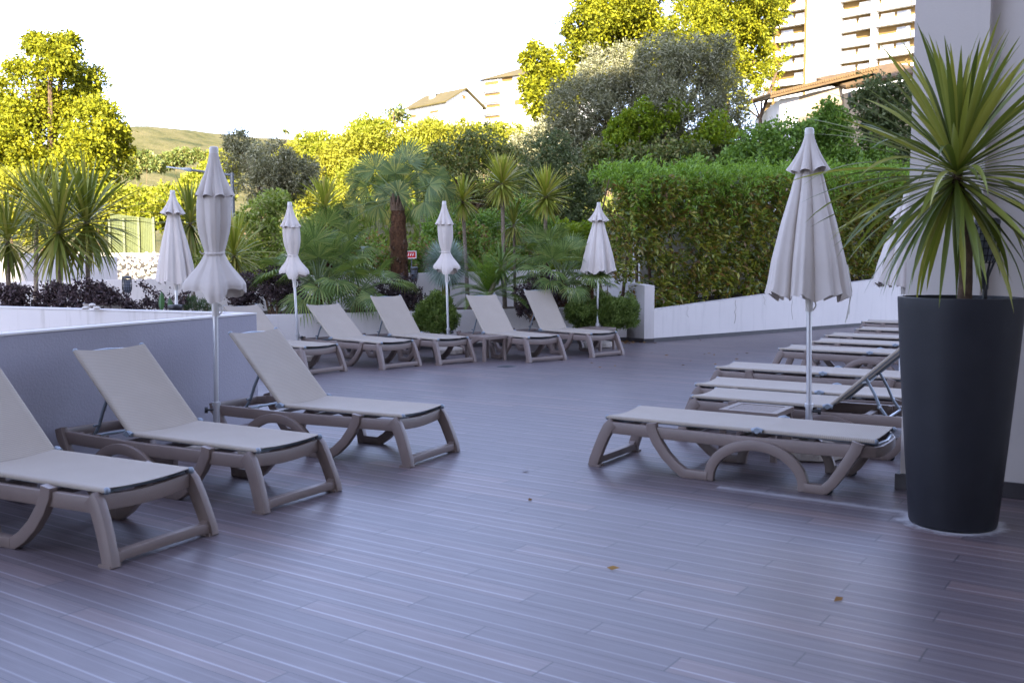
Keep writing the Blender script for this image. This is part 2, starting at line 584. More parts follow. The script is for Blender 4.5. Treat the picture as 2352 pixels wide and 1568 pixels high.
def tree(name, spec, d, mat, n, leaf, label, cat='tree', group=None, bark='bark', r0=0.16, aspect=0.5, shell=0.3,
         base=None, k=5, up=0.3, per=9, droop=0.2, depth=0.8, spread=0.16):
    lobes = px_lobes(spec, d, depth)
    if base is None:
        bx = sum(l[0] * l[3] for l in lobes) / sum(l[3] for l in lobes)
        by = d
        base = (bx, by, ground_z(bx, by))
    root = empty(name, base)
    tag(root, label, cat, group)
    off = Vector(base)
    L0 = [(l[0] - off.x, l[1] - off.y, l[2] - off.z, l[3]) for l in lobes]
    limbs_mb((0, 0, 0), L0, r0).build('trunk', M[bark], root)
    co = crown_co(sub_lobes(L0, k * 2 + 4, .36, .84), n, leaf, aspect, per=per, shell=shell, up=up, droop=droop, spread=spread, gaps=max(leaf * 5, np.mean([l[3] for l in L0]) * .55))
    me = quads_mesh('crown', co, M[mat])
    link_mesh('crown', me, root)
    return root


# ------------------------------------------------------------------ strap leaves, fans, fronds
def strap(mb, base, az, elev, length, width, droop, seg=6, fold=0.25, power=1.5, twist=0.0):
    p = Vector(base)
    vs = []
    st = length / seg
    for i in range(seg + 1):
        t = i / seg
        e = elev - droop * t ** power
        d = Vector((math.cos(az) * math.cos(e), math.sin(az) * math.cos(e), math.sin(e)))
        s = Vector((-math.sin(az), math.cos(az), 0))
        nrm = s.cross(d) * -1
        if twist:
            s = (s * math.cos(twist * t) + nrm * math.sin(twist * t))
        w = width * (0.55 + 0.9 * t) if t < 0.5 else width * max(0.02, 1 - ((t - 0.5) / 0.5) ** 1.6)
        vs += [p - s * w / 2 + nrm * fold * w * 0.5, p, p + s * w / 2 + nrm * fold * w * 0.5]
        p = p + d * st
    fs = []
    for i in range(seg):
        a = 3 * i
        fs += [(a, a + 1, a + 4, a + 3), (a + 1, a + 2, a + 5, a + 4)]
    mb.add(vs, fs)


def rosette(mb, c, n, length, width, emin=-70, emax=85, droop=0.9, seg=6, jitter=0.2, fold=0.3, power=1.6, stem=0.16):
    """Cordyline head: straps from upright in the heart to hanging at the skirt."""
    for i in range(n):
        t = (i + 0.5) / n
        az = i * 2.39996 + random.uniform(-0.25, 0.25)
        e = R(emax + (emin - emax) * t ** 1.0) + random.uniform(-1, 1) * jitter * 0.6
        l = length * (0.75 + 0.25 * math.sin(math.pi * min(1, t * 1.1 + 0.15))) * random.uniform(1 - jitter, 1 + jitter * 0.4)
        dr = droop * (0.35 + 0.75 * max(0, math.cos(e))) * random.uniform(0.6, 1.3)
        b = Vector(c) + Vector((0, 0, stem * (0.5 - t))) + Vector((math.cos(az), math.sin(az), 0)) * 0.02
        strap(mb, b, az, e, l, width * random.uniform(0.8, 1.15), dr, seg, fold, power, random.uniform(-0.5, 0.5))


def cordyline(u, v, d, length, base, label, n=90, width=0.035, mat='cordyline', r=0.035, bend=0.0, group=None, droop=0.8, emin=-70, seg=6, hot=None):
    """base: world point where the trunk leaves the bed."""
    c = at(u, v, d)
    base = Vector(base)
    root = empty('cordyline', base)
    tag(root, label, 'palm', group)
    top = c - base
    m1 = top * 0.33 + Vector((bend, 0, 0)); m2 = top * 0.7 + Vector((bend * 0.7, 0, 0))
    MB().tube([(0, 0, -0.05), m1 * 0.4, m1, m2, top, top + Vector((0, 0, 0.06))], [r * 1.25, r * 1.1, r, r * 0.92, r * 0.9, r * 0.5], 10).build('trunk', M['bark_pale'], root)
    mb = MB()
    rosette(mb, top, n, length, width, emin=emin, droop=droop, seg=seg)
    mb.build('crown', M[mat], root, angle=80)
    return root


def fan(mb, c, dirv, up, radius, n=24, spread=R(250), droop=0.25, split=0.55, width=1.0):
    """Palmate leaf: n pointed blades joined near the hub."""
    d = Vector(dirv).normalized()
    s = d.cross(Vector(up)).normalized()
    nrm = s.cross(d).normalized()
    c = Vector(c)
    for i in range(n):
        a = -spread / 2 + spread * (i + 0.5) / n
        b = (d * math.cos(a) + s * math.sin(a)).normalized()
        sd = (s * math.cos(a) - d * math.sin(a)).normalized()
        L = radius * (0.78 + 0.22 * math.cos(a * 0.6)) * random.uniform(0.9, 1.08)
        h = spread / n / 2 * radius * split * width * .72
        g = Vector((0, 0, -1))
        p0 = c + b * radius * 0.05
        p1 = c + b * L * split + nrm * L * 0.06 + g * L * droop * 0.12
        p2 = c + b * L * 0.85 + nrm * L * 0.03 + g * L * droop * 0.55
        p3 = c + b * L + g * L * droop
        k = nrm * h * 0.8
        mb.add([p0 - sd * h * 0.12, p0 + sd * h * 0.12, p1 - sd * h + k, p1, p1 + sd * h + k, p2 - sd * h * 0.55, p2, p2 + sd * h * 0.55, p3],
               [(0, 1, 3), (0, 3, 2), (1, 4, 3), (2, 3, 6, 5), (3, 4, 7, 6), (5, 6, 8), (6, 7, 8)])


def fan_palm(root, centre, leaves, mat, petiole_mat='petiole', upright=False):
    """leaves: (az, elev, petiole length, radius, droop, blades). Fronds share one crown mesh, stalks another."""
    mb, st = MB(), MB()
    c = Vector(centre)
    for (az, el, pl, rad, dr, nb) in leaves:
        d = Vector((math.cos(az) * math.cos(el), math.sin(az) * math.cos(el), math.sin(el)))
        mid = c + d * pl * 0.55 + Vector((0, 0, 0.03))
        e2 = el - 0.25 - dr * 0.35
        d2 = Vector((math.cos(az) * math.cos(e2), math.sin(az) * math.cos(e2), math.sin(e2)))
        end = mid + d2 * pl * 0.45
        st.tube([c, mid, end], [0.011, 0.009, 0.006], 5)
        e3 = e2 - 0.2 if el < .8 else el - .08
        d3 = Vector((math.cos(az + random.uniform(-.2, .2)) * math.cos(e3), math.sin(az) * math.cos(e3), math.sin(e3)))
        up = Vector((-math.cos(az) * math.sin(e3), -math.sin(az) * math.sin(e3), math.cos(e3))) + Vector((random.uniform(-.5, .5), random.uniform(-.5, .5), 0))
        if el >= .8 and upright: up = Vector((random.uniform(-.6, .6), -1, .2))
        fan(mb, end, d3, up, rad, nb, R(random.uniform(230, 290)), dr)
    mb.build('crown', M[mat], root, angle=60)
    st.build('stalk', M[petiole_mat], root)


def bush(name, spec, d, mat, n, leaf, label, cat='shrub', group=None, base_z=0.5, aspect=0.5, k=5, shell=0.45, up=0.35, per=7, stems=5, depth=0.7, s=0.5, stem_mat='twig', droop=0.1, spread=0.2):
    lobes = px_lobes(spec, d, depth)
    bx = sum(l[0] for l in lobes) / len(lobes); by = sum(l[1] for l in lobes) / len(lobes)
    root = empty(name, (bx, by, base_z))
    tag(root, label, cat, group)
    L0 = [(l[0] - bx, l[1] - by, l[2] - base_z, l[3]) for l in lobes]
    co = crown_co(sub_lobes(L0, k, s), n, leaf, aspect, per=per, shell=shell, up=up, droop=droop, spread=spread)
    link_mesh('foliage', quads_mesh('foliage', co, M[mat]), root)
    mb = MB()
    for i in range(stems):
        l = L0[i % len(L0)]
        t = Vector((l[0] + random.uniform(-.6, .6) * l[3], l[1] + random.uniform(-.6, .6) * l[3], l[2] + l[3] * 0.3))
        mb.tube([(random.uniform(-.1, .1), random.uniform(-.1, .1), -0.05), Vector((t.x * 0.6, t.y * 0.6, t.z * 0.35)), t], [0.022, 0.016, 0.006], 5)
    mb.build('stem', M[stem_mat], root)
    return root


def C(*a):
    return [tuple(x) for x in a]


M['cordyline'] = leaf_mat('cordyline_leaf', C((.11, .135, .020), (.15, .175, .026), (.20, .215, .035), (.27, .25, .06)), 0.38, 0.25)
M['cordyline_bright'] = leaf_mat('cordyline_leaf_bright', C((.20, .235, .03), (.27, .30, .04), (.33, .35, .06), (.36, .32, .08)), 0.4, 0.3)
M['pot_palm'] = leaf_mat('potted_leaf', C((.085, .115, .018), (.135, .17, .028), (.20, .235, .042), (.33, .33, .07)), 0.34, 0.28, 0.5)
M['fan_green'] = leaf_mat('fan_palm_leaf', C((.09, .145, .035), (.12, .18, .045), (.16, .23, .06), (.24, .28, .08)), 0.42, 0.28)
M['trachy'] = leaf_mat('windmill_palm_leaf', C((.07, .115, .035), (.10, .15, .045), (.14, .20, .06), (.24, .25, .07)), 0.45, 0.25)
M['petiole'] = simple('petiole', (.12, .16, .05), (.09, .12, .04), 0.5)
M['yucca_blue'] = leaf_mat('blue_yucca_leaf', C((.24, .31, .27), (.30, .38, .33), (.37, .44, .38)), 0.5, 0.12)
M['cycad'] = leaf_mat('cycad_leaf', C((.08, .155, .018), (.12, .21, .025), (.18, .26, .035)), 0.35, 0.25)
M['purple'] = leaf_mat('purple_leaf', C((.040, .026, .028), (.058, .038, .040), (.080, .050, .050), (.105, .080, .082)), 0.6, 0.12, 0.2)
M['box'] = leaf_mat('rosemary_leaf', C((.07, .115, .018), (.10, .155, .025), (.14, .20, .035), (.20, .26, .06)), 0.55, 0.25)
M['rosemary'] = leaf_mat('rosemary_pale_leaf', C((.05, .09, .035), (.08, .12, .05), (.10, .15, .06)), 0.55, 0.25)
M['hedge'] = leaf_mat('hedge_leaf', C((.070, .10, .012), (.115, .15, .016), (.165, .195, .022), (.225, .245, .03), (.32, .30, .045), (.20, .11, .03)), 0.38, 0.28, 0.45)
M['hedge_top'] = leaf_mat('hedge_young_leaf', C((.12, .22, .022), (.17, .28, .032), (.22, .34, .05)), 0.42, 0.35)
M['creeper'] = leaf_mat('creeper_leaf', C((.09, .165, .022), (.13, .22, .032), (.18, .28, .045)), 0.45, 0.35)
M['vine'] = leaf_mat('vine_leaf', C((.13, .20, .012), (.17, .24, .015), (.22, .27, .02)), 0.5, 0.4, 0.2)
M['olive'] = leaf_mat('olive_leaf', C((.12, .122, .060), (.17, .17, .088), (.23, .225, .13), (.31, .295, .19)), 0.6, 0.28)
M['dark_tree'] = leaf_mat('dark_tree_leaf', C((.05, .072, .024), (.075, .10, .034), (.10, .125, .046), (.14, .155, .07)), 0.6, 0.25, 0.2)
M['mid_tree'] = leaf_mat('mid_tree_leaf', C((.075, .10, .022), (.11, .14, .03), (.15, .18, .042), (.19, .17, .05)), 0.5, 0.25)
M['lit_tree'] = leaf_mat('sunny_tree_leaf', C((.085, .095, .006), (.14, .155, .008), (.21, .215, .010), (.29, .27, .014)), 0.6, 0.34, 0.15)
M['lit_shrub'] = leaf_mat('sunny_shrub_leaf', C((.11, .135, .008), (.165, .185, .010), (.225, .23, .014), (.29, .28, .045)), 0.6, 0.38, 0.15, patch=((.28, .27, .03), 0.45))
M['green_bush'] = leaf_mat('green_bush_leaf', C((.14, .20, .025), (.19, .255, .035), (.25, .30, .06), (.30, .32, .13)), 0.5, 0.35)
M['mixed_shrub'] = leaf_mat('mixed_shrub_leaf', C((.09, .16, .025), (.14, .23, .035), (.20, .29, .045), (.24, .13, .05)), 0.45, 0.35)
M['dead_leaf'] = leaf_mat('dead_leaf', C((.22, .11, .03), (.30, .17, .04), (.16, .08, .03)), 0.8, 0.1)
M['broad'] = leaf_mat('broad_leaf', C((.05, .12, .035), (.10, .16, .09)), 0.35, 0.25)
M['dry_grass'] = leaf_mat('dry_grass', C((.09, .13, .02), (.13, .17, .03), (.20, .18, .05), (.07, .10, .018)), 0.8, 0.3, 0.1)

# ------------------------------------------------------------------ ground
def sstep(a, b, x):
    t = np.clip((x - a) / (b - a), 0, 1)
    return t * t * (3 - 2 * t)


def terrain(x, y):
    s1 = -0.267 * (x + 8.75) + 0.964 * (y - 17.15)
    s2 = -0.63 * (x - 2.52) + 0.776 * (y - 19.0)
    s = np.minimum(s1, s2)
    hr = np.interp(s, [0, .35, 8, 25, 40, 100, 180, 260, 420], [-.5, .85, 2.3, 4.3, 7.0, 17, 29, 37, 44])
    hl = np.interp(s, [0, 8, 60, 180, 420], [-.5, -.35, .5, 6, 30])
    xb = -6 - 0.17 * (y - 17)
    w = 3 + 0.06 * np.abs(y)
    k = sstep(-1, 1, (x - xb) / w)
    h = hl * (1 - k) + hr * k
    h = h + sstep(60, 200, y) * np.clip(x, 0, 120) * 0.11
    h = h + 46 * np.exp(-((x + 165) / np.where(x > -165, 125, 76)) ** 2 - ((y - 560) / 170) ** 2) * (0.85 + 0.15 * np.sin(x * 0.045 + 1) * np.cos(y * .02))
    h = h + sstep(5, 60, s) * 0.5 * np.sin(x * 0.31 + y * 0.17) * np.cos(y * 0.23)
    return h


def make_ground():
    t = np.linspace(-1, 1, 180)
    xs = np.sinh(t * 4.2) / np.sinh(4.2) * 900
    t = np.linspace(-0.62, 1, 190)
    ys = 18 + np.sinh(t * 4.4) / np.sinh(4.4) * 1300
    X, Y = np.meshgrid(xs, ys)
    Z = terrain(X, Y)
    nx, ny = len(xs), len(ys)
    v = np.stack([X, Y, Z], -1).reshape(-1, 3)
    i = np.arange(nx * ny).reshape(ny, nx)
    f = np.stack([i[:-1, :-1], i[:-1, 1:], i[1:, 1:], i[1:, :-1]], -1).reshape(-1, 4)
    me = bpy.data.meshes.new('hillside')
    me.from_pydata(v.tolist(), [], f.tolist())
    me.polygons.foreach_set('use_smooth', [True] * len(me.polygons))
    m, nt, b = nmat('hillside_ground')
    p = world_co(nt)
    c1 = ramp(nt, noise(nt, 0.06, 8, p, 0.7), [(0.36, (.05, .058, .016)), (0.47, (.115, .105, .036)), (0.65, (.165, .14, .06))])
    c2 = ramp(nt, noise(nt, 1.5, 6, p, 0.7), [(0.35, (.5, .5, .5)), (0.65, (1, 1, 1))])
    nt.links.new(mix(nt, 1.0, c1, c2, 'MULTIPLY'), b.inputs['Base Color'])
    b.inputs['Roughness'].default_value = 0.95
    b.inputs['Specular IOR Level'].default_value = 0.1
    bump(nt, b, noise(nt, 0.8, 8, p), 0.8, 0.6)
    me.materials.append(m)
    tag(link_mesh('ground', me), kind='structure')


make_ground()
deck = MB()
deck.add([(-11, -7, 0), (15, -7, 0), (15, 29, 0), (2.4, 18.6, 0), (2.0, 18.3, 0), (-11, 12.3, 0)], [(0, 1, 2, 3, 4, 5)])
tag(deck.build('deck', M['deck'], smooth=False), kind='structure')


def wall_thing(name, label, poly, z0, z1, mat='white_wall', cat='wall', cope=None):
    root = empty(name, (poly[0][0], poly[0][1], z0))
    tag(root, label, cat)
    mb = MB()
    o = poly[0]
    mb.prism([(p[0] - o[0], p[1] - o[1]) for p in poly], 0, [z - z0 for z in z1] if isinstance(z1, (list, tuple)) else z1 - z0)
    mb.build('wall', M[mat], root, smooth=False)
    return root


def skirt(root, a, b, h=0.075, t=0.014, out=1):
    """Dark tile skirting on the face a-b of a wall thing, standing proud of it."""
    o = root.location
    a, b = Vector((a[0] - o.x, a[1] - o.y)), Vector((b[0] - o.x, b[1] - o.y))
    d = (b - a).normalized()
    n = Vector((d.y, -d.x)) * out
    mb = MB()
    L = (b - a).length
    k = max(1, round(L / 0.62))
    for i in range(k):
        p, q = a + d * (L * i / k + 0.002), a + d * (L * (i + 1) / k - 0.002)
        mb.prism([p - n * 0.01, q - n * 0.01, q + n * t, p + n * t], 0.003, h)
    mb.build('skirting', M['skirting'], root, smooth=False)


# low white planter wall, its higher return, the ramp wall, the back walls
LW = lambda x: 18.0 + 0.46 * (x - 2.08)
BW = lambda x: 17.15 + 0.277 * (x + 8.75)
nrm_l = Vector((-0.418, 0.908))
a, b = (-10.2, LW(-10.2)), (2.08, LW(2.08))
low = wall_thing('planter_wall', 'low white rendered wall holding the palm bed behind the far loungers', [a, b, (b[0] + nrm_l.x * .2, b[1] + nrm_l.y * .2), (a[0] + nrm_l.x * .2, a[1] + nrm_l.y * .2)], -0.2, 0.62)
low_sk = MB()
skirt(low, a, b, 0.07 + 0.2)
ret = wall_thing('return_wall', 'white wall end standing taller than the low bed wall, beside the trimmed green bushes',
                 [(2.345, 17.62), (2.525, 17.66), (2.06, 20.2), (1.80, 20.1)], -0.2, [1.01, 1.01, 1.10, 1.10])
skirt(ret, (2.08, 17.99), (2.345, 17.62), 0.27, out=1)
skirt(ret, (2.345, 17.62), (2.525, 17.66), 0.27, out=1)
RA, RB = Vector((2.50, 17.74)), Vector((12.5, 25.9))
rd = (RB - RA).normalized(); rn = Vector((-rd.y, rd.x))
ramp_wall = wall_thing('ramp_wall', 'long white wall with a slanting top under the tall hedge, cracked and streaked',
                       [RA, RB, RB + rn * .22, RA + rn * .22], -0.2, [.57, 1.36, 1.36, .57])
skirt(ramp_wall, RA + rd * 0.03, RB, 0.27, out=1)
mb = MB()
for (uu, zt, ln, w) in ((1690, .70, .45, .010), (1820, .80, .55, .007), (1755, .76, .18, .006), (1580, .62, .2, .005)):
    # hairline cracks as slightly proud filler lines on the wall's face
    r = ray(uu, 700)
    k = r.x / r.y
    t = (k * RA.y - RA.x) / (rd.x - k * rd.y)
    p = RA + rd * t  # shade inside the balconies, put into the ochre colour of the back wall
    pts, q = [], Vector((p.x, p.y))
    for i in range(7):
        j = q + rd * random.uniform(-.035, .035) - rn * 0.002
        pts.append((j.x - RA.x, j.y - RA.y, zt + 0.2 - 0.01 - ln * i / 6))
    mb.tube(pts, w * 0.45, 4)
mb.build('crack', M['stone'], ramp_wall)
a, b = (-10.5, BW(-10.5)), (3.2, BW(3.2))
back = wall_thing('back_wall', 'plain pale wall behind the row of palms and the fan palm trunks',
                  [a, b, (b[0] - .06, b[1] + .25), (a[0] - .06, a[1] + .25)], -0.2, [1.05, 1.30, 1.30, 1.05])
HB = lambda q: (RA + rd * q + rn * 1.35)
p0, p1 = HB(1.1), HB(13)
wall_thing('hedge_wall', 'white wall showing through gaps at the back of the tall hedge', [p0, p1, p1 + rn * .2, p0 + rn * .2], 0, 2.15)

soil = MB()
soil.add([(-10.2, LW(-10.2) + .15, .52), (2.0, LW(2.0) + .15, .52), (1.9, BW(1.9) + .05, .56), (-10.2, BW(-10.2) + .05, .50)], [(0, 1, 2, 3)])
q0, q1, q2, q3 = RA + rn * .18, RB + rn * .18, RB + rn * 1.5, RA + rn * 1.5
soil.add([(q0.x, q0.y, .52), (q1.x, q1.y, 1.3), (q2.x, q2.y, 1.3), (q3.x, q3.y, .52)], [(0, 1, 2, 3)])
tag(soil.build('soil_bed', M['soil'], smooth=False), kind='structure')

# wedge-shaped grey wall on the left: two walls meeting in a sharp corner round a sunken well
c0 = gp(589, 721, .98)
fl = gp(-60, 776, .98)
bl = gp(-60, 703.5, .98)
fd = Vector((fl.x - c0.x, fl.y - c0.y)).normalized(); bd = Vector((bl.x - c0.x, bl.y - c0.y)).normalized()
Fo, Bo = Vector((c0.x, c0.y)), Vector((c0.x, c0.y + 0.02))
fn = Vector((fd.y, -fd.x)); fn = fn if fn.y > 0 else -fn
bn = Vector((bd.y, -bd.x)); bn = bn if bn.y > 0 else -bn
root = empty('stairwell_wall', (Fo.x, Fo.y, 0))
tag(root, 'grey rendered wall with a sharp corner and white inner face, behind the nearest loungers', 'wall')
Z = Vector((0, 0))
mb = MB()
TK = 0.13
ia = (fn * TK)
# inner meeting point of the two walls
A = np.array([[fd.x, -bd.x], [fd.y, -bd.y]])
rhs = np.array([-(fn.x) * TK - bn.x * TK, -(fn.y) * TK - bn.y * TK])
tt = np.linalg.solve(A, rhs)
inner = fn * TK + fd * tt[0]
mb.prism([Z, fd * 5.2, fd * 5.2 + fn * TK, inner], 0, .975)
mb.build('front_face', M['grey_wall'], root, smooth=False)
mb = MB()
mb.prism([Z + Vector((0.0, 0.001)), inner, bd * 6.0 - bn * TK, bd * 6.0], -1.2, .975)
mb.build('inner_face', M['stained_wall'], root, smooth=False)
mb = MB()
e = 0.006
mb.prism([Z + Vector((e, -e * 0.5)), fd * 5.2 - fn * e, fd * 5.2 + fn * (TK + e), inner, bd * 6 - bn * (TK + e), bd * 6 + bn * e], .978, .992)
mb.build('coping', M['white_wall'], root, smooth=False)

# white and dark end of the hotel next to the pot: a fin with a recessed wall
H1 = Vector((0.836, -0.549)); H2 = Vector((0.549, 0.836))
c = gp(2066, 1121)
HC = Vector((c.x, c.y))
root = empty('hotel_wall', (HC.x, HC.y, 0))
tag(root, 'tall white hotel wall with a rounded pilaster and dark skirting, behind the big pot', 'building')
mb = MB()
mb.prism([Z, H1 * .43, H1 * .43 + H2 * .34, H2 * .34], 0.10, 9.5)
mb.build('pilaster', M['hotel_wall'], root, smooth=False)
mb = MB()
a = H1 * .43 + H2 * .11
mb.prism([a, H1 * 3.6 + H2 * .11, H1 * 3.6 + H2 * .34, H1 * .43 + H2 * .34], 0.10, 9.5)
mb.build('wall', M['hotel_wall'], root, smooth=False)
mb = MB()
mb.prism([Vector((-.02, -.02)) - H1 * .02, H1 * .44 - H2 * .02, H1 * .44 + H2 * .36, H2 * .36 - H1 * .02], 0.002, .10)
mb.prism([H1 * .445 + H2 * .09, H1 * 3.6 + H2 * .09, H1 * 3.6 + H2 * .33, H1 * .445 + H2 * .33], 0.002, .10)
mb.build('skirting', M['skirting'], root, smooth=False)

# the hotel itself, behind the camera: it keeps the low sun off the terrace
root = empty('hotel', (0, -5, 0))
tag(root, 'large pale hotel block rising behind the terrace', 'building')
mb = MB()
mb.prism([(-11.4, 0), (0, 0), (0, -14), (-11.4, -14)], -.4, 21.0)
mb.prism([(0.01, 0), (30, 0), (30, -14), (0.01, -14)], -.4, 27.0)
mb.build('wall', M['hotel_wall'], root, smooth=False)
for k in range(7):
    for i in range(10):
        x = -9.5 + i * 3.4
        w_ = MB().box((x, 0.006, 1.9 + k * 3.0), (1.5, 0.02, 1.7)).build('window', M['far_glass'], root, smooth=False)
        MB().box((x, 0.03, 1.0 + k * 3.0), (1.8, 0.10, 0.08)).build('sill', M['hotel_wall'], w_, smooth=False)

# ------------------------------------------------------------------ sun loungers
# local axes: +X from the foot end to the head end, Y across, Z up; the origin lies between the two foot tips
ROUND = {}


def lounger_meshes():
    fp, gt, sl = M['frame_plastic'], M['grey_tube'], M['sling']
    S = {}
    
    # long rails
    mb = MB()
    for s in (1,):
        mb.sweep([(.125, .305, .288), (.5, .307, .283), (1.1, .308, .277), (1.6, .307, .283), (1.84, .303, .288)], rrect(.080, .040, .006), up=(0, 1, 0))
    S['rail'] = mb.mesh('rail', fp)
    # foot-end leg: slants out to the tip
    mb = MB()
    mb.sweep([(.155, .303, .322), (.118, .306, .285), (.083, .311, .215), (.048, .318, .125), (.020, .325, .045), (.012, .327, .0)],
             lambda t: rrect(.082 - .006 * t, .050, .006), up=(0, 1, 0))
    mb.box((.028, .322, .008), (.085, .066, .016))
    S['leg'] = mb.mesh('leg', fp)
    # foot-end top bar: dips in the middle
    mb = MB()
    path = [(.132, -.31 + .62 * i / 12, .298 - .022 * math.sin(math.pi * i / 12)) for i in range(13)]
    mb.sweep(path, rrect(.036, .080, .007), up=(0, 0, 1))
    S['foot_rail'] = mb.mesh('foot_rail', fp)
    mb = MB()
    path = [(.024 + .006 * math.sin(math.pi * i / 12), -.315 + .63 * i / 12, .036 + .008 * min(1, 4 * math.sin(math.pi * i / 12))) for i in range(13)]
    mb.sweep(path, rrect(.052, .050, .006), up=(0, 0, 1))
    for s in (-1, 1):                                      # filled corner between bar and leg
        mb.prism([(.002, s * .300), (.046, s * .300), (.046, s * .262), (.002, s * .262)] if s > 0 else [(.002, -.262), (.046, -.262), (.046, -.300), (.002, -.300)], .014, [.088, .088, .06, .06] if s > 0 else [.06, .06, .088, .088])
    S['foot_bar'] = mb.mesh('foot_bar', fp)
    # side leg: knob, leg, foot, wheel arch, foot, leg, knob
    mb = MB()
    p1 = [(.455, .318, .348), (.462, .319, .300), (.500, .321, .225), (.565, .324, .140), (.640, .328, .072), (.700, .331, .034), (.735, .332, .022)]
    mb.sweep(p1, lambda t: rrect(.074 - .008 * t, .050, .006), up=(0, 1, 0))
    p2 = [(.725, .332, .030), (.80, .333, .030), (.875, .333, .030)]
    mb.sweep(p2, rrect(.060, .052, .006), up=(0, 1, 0))
    arch = [(1.2 - .318 * math.cos(math.pi * i / 20), .330, .005 + .262 * math.sin(math.pi * i / 20) ** .92) for i in range(21)]
    mb.sweep(arch, rrect(.068, .048, .006), up=(0, 1, 0))
    p3 = [(1.525, .333, .030), (1.585, .333, .030), (1.65, .332, .030)]
    mb.sweep(p3, rrect(.060, .052, .006), up=(0, 1, 0))
    p4 = [(1.64, .332, .024), (1.690, .330, .070), (1.745, .327, .150), (1.795, .323, .235), (1.832, .319, .300), (1.845, .317, .345)]
    mb.sweep(p4, lambda t: rrect(.064 + .010 * t, .050, .006), up=(0, 1, 0))
    S['side_leg'] = mb.mesh('side_leg', fp)
    # head end bow
    mb = MB()
    path = [(1.80, .305, .288), (1.87, .298, .288), (1.925, .26, .285), (1.95, .18, .283), (1.957, 0, .283), (1.95, -.18, .283), (1.925, -.26, .285), (1.87, -.298, .288), (1.80, -.305, .288)]
    mb.sweep(path, rrect(.034, .070, .009), up=(0, 0, 1))
    S['head_bow'] = mb.mesh('head_bow', fp)
    mb = MB()
    for x in (.62, 1.02, 1.42):
        mb.box((x, 0, .262), (.05, .60, .03))
    for x in (1.46, 1.54, 1.62, 1.70):
        for s in (-1, 1):
            mb.box((x, s * .265, .305), (.03, .03, .03))
    S['cross_slat'] = mb.mesh('cross_slat', fp)
    mb = MB()
    mb.tube([(1.672, .310, .026), (1.672, .330, .026)], .026, 14)
    S['wheel'] = mb.mesh('wheel', M['knob'])
    # seat tubes
    mb = MB()
    for s in (-1, 1):
        mb.tube([(.095, s * .272, .352), (.6, s * .274, .350), (1.19, s * .274, .354)], .0135, 8)
        mb.ball((.092, s * .272, .353), .019, 10, 6)
    mb.tube([(.12, -.255, .345), (.19, -.2, .318), (.23, 0, .312), (.19, .2, .318), (.12, .255, .345)], .011, 7)
    mb.tube([(1.12, -.27, .345), (1.12, 0, .318), (1.12, .27, .345)], .011, 7)
    S['seat_frame'] = mb.mesh('seat_frame', gt)
    S['seat_sling'] = sling(.088, 1.194, .368, .012, 0).mesh('seat_sling', sl, angle=60)
    # backrest, drawn from its hinge line: +X along the back
    mb = MB()
    for s in (-1, 1):
        mb.tube([(.0, s * .274, -.004), (.35, s * .274, -.006), (.735, s * .270, -.006)], .0135, 8)
        mb.ball((.742, s * .270, -.005), .018, 10, 6)
    mb.tube([(.66, -.265, -.012), (.735, -.22, -.03), (.755, 0, -.036), (.735, .22, -.03), (.66, .265, -.012)], .011, 7)
    mb.tube([(.30, -.27, -.010), (.30, 0, -.030), (.30, .27, -.010)], .011, 7)
    S['back_frame'] = mb.mesh('back_frame', gt)
    S['back_sling'] = sling(-.001, .738, .012, 0, .010).mesh('back_sling', sl, angle=60)
    mb = MB()
    mb.tube([(-.035, .296, .0), (.0, .296, .012), (.035, .296, .0)], .016, 8)
    mb.tube([(0, .286, .004), (0, .312, .004)], .020, 12)
    S['hinge'] = mb.mesh('hinge', gt)
    return S


def sling(x0, x1, z, e0=0.0, e1=0.0):
    """Mesh cloth pulled over the two side tubes: sags a little and wraps the tubes."""
    mb = MB()
    prof = []
    for i in range(21):
        t = -1 + 2 * i / 20
        y = t * .274
        prof.append((y, -.020 * (1 - t * t) ** 1.0))
    wrap = [(.2865, -.004), (.2905, -.012), (.2895, -.019)]
    top = [(-y, zz) for y, zz in wrap[::-1]] + prof + wrap
    n = 26
    vs, fs = [], []
    for k in range(n + 1):
        t = k / n
        x = x0 + (x1 - x0) * t
        e = min(t, 1 - t) * n
        sag = 0.8 + 0.2 * min(1, e / 3)
        for y, zz in top:
            vs.append((x + (e0 * (1 - (y / .29) ** 2) if k == 0 else 0) - (e1 * (1 - (y / .29) ** 2) if k == n else 0), y, z + (zz * sag if abs(y) < .275 else zz)))
    m = len(top)
    for k in range(n):
        for i in range(m - 1):
            fs.append((k * m + i, (k + 1) * m + i, (k + 1) * m + i + 1, k * m + i + 1))
    mb.add(vs, fs)
    # underside, so the cloth has a thickness
    b = len(vs)
    lo = [(x, y * .995, zz - .0035) for x, y, zz in vs]
    mb.add(lo, [tuple(q[::-1]) for q in fs])
    return mb


def mirrored(me):
    k = me.name + '_m'
    if k not in ROUND:
        m2 = me.copy()
        m2.transform(Matrix.Scale(-1, 4, (0, 1, 0)))
        m2.flip_normals()
        ROUND[k] = m2
    return ROUND[k]


LM = lounger_meshes()


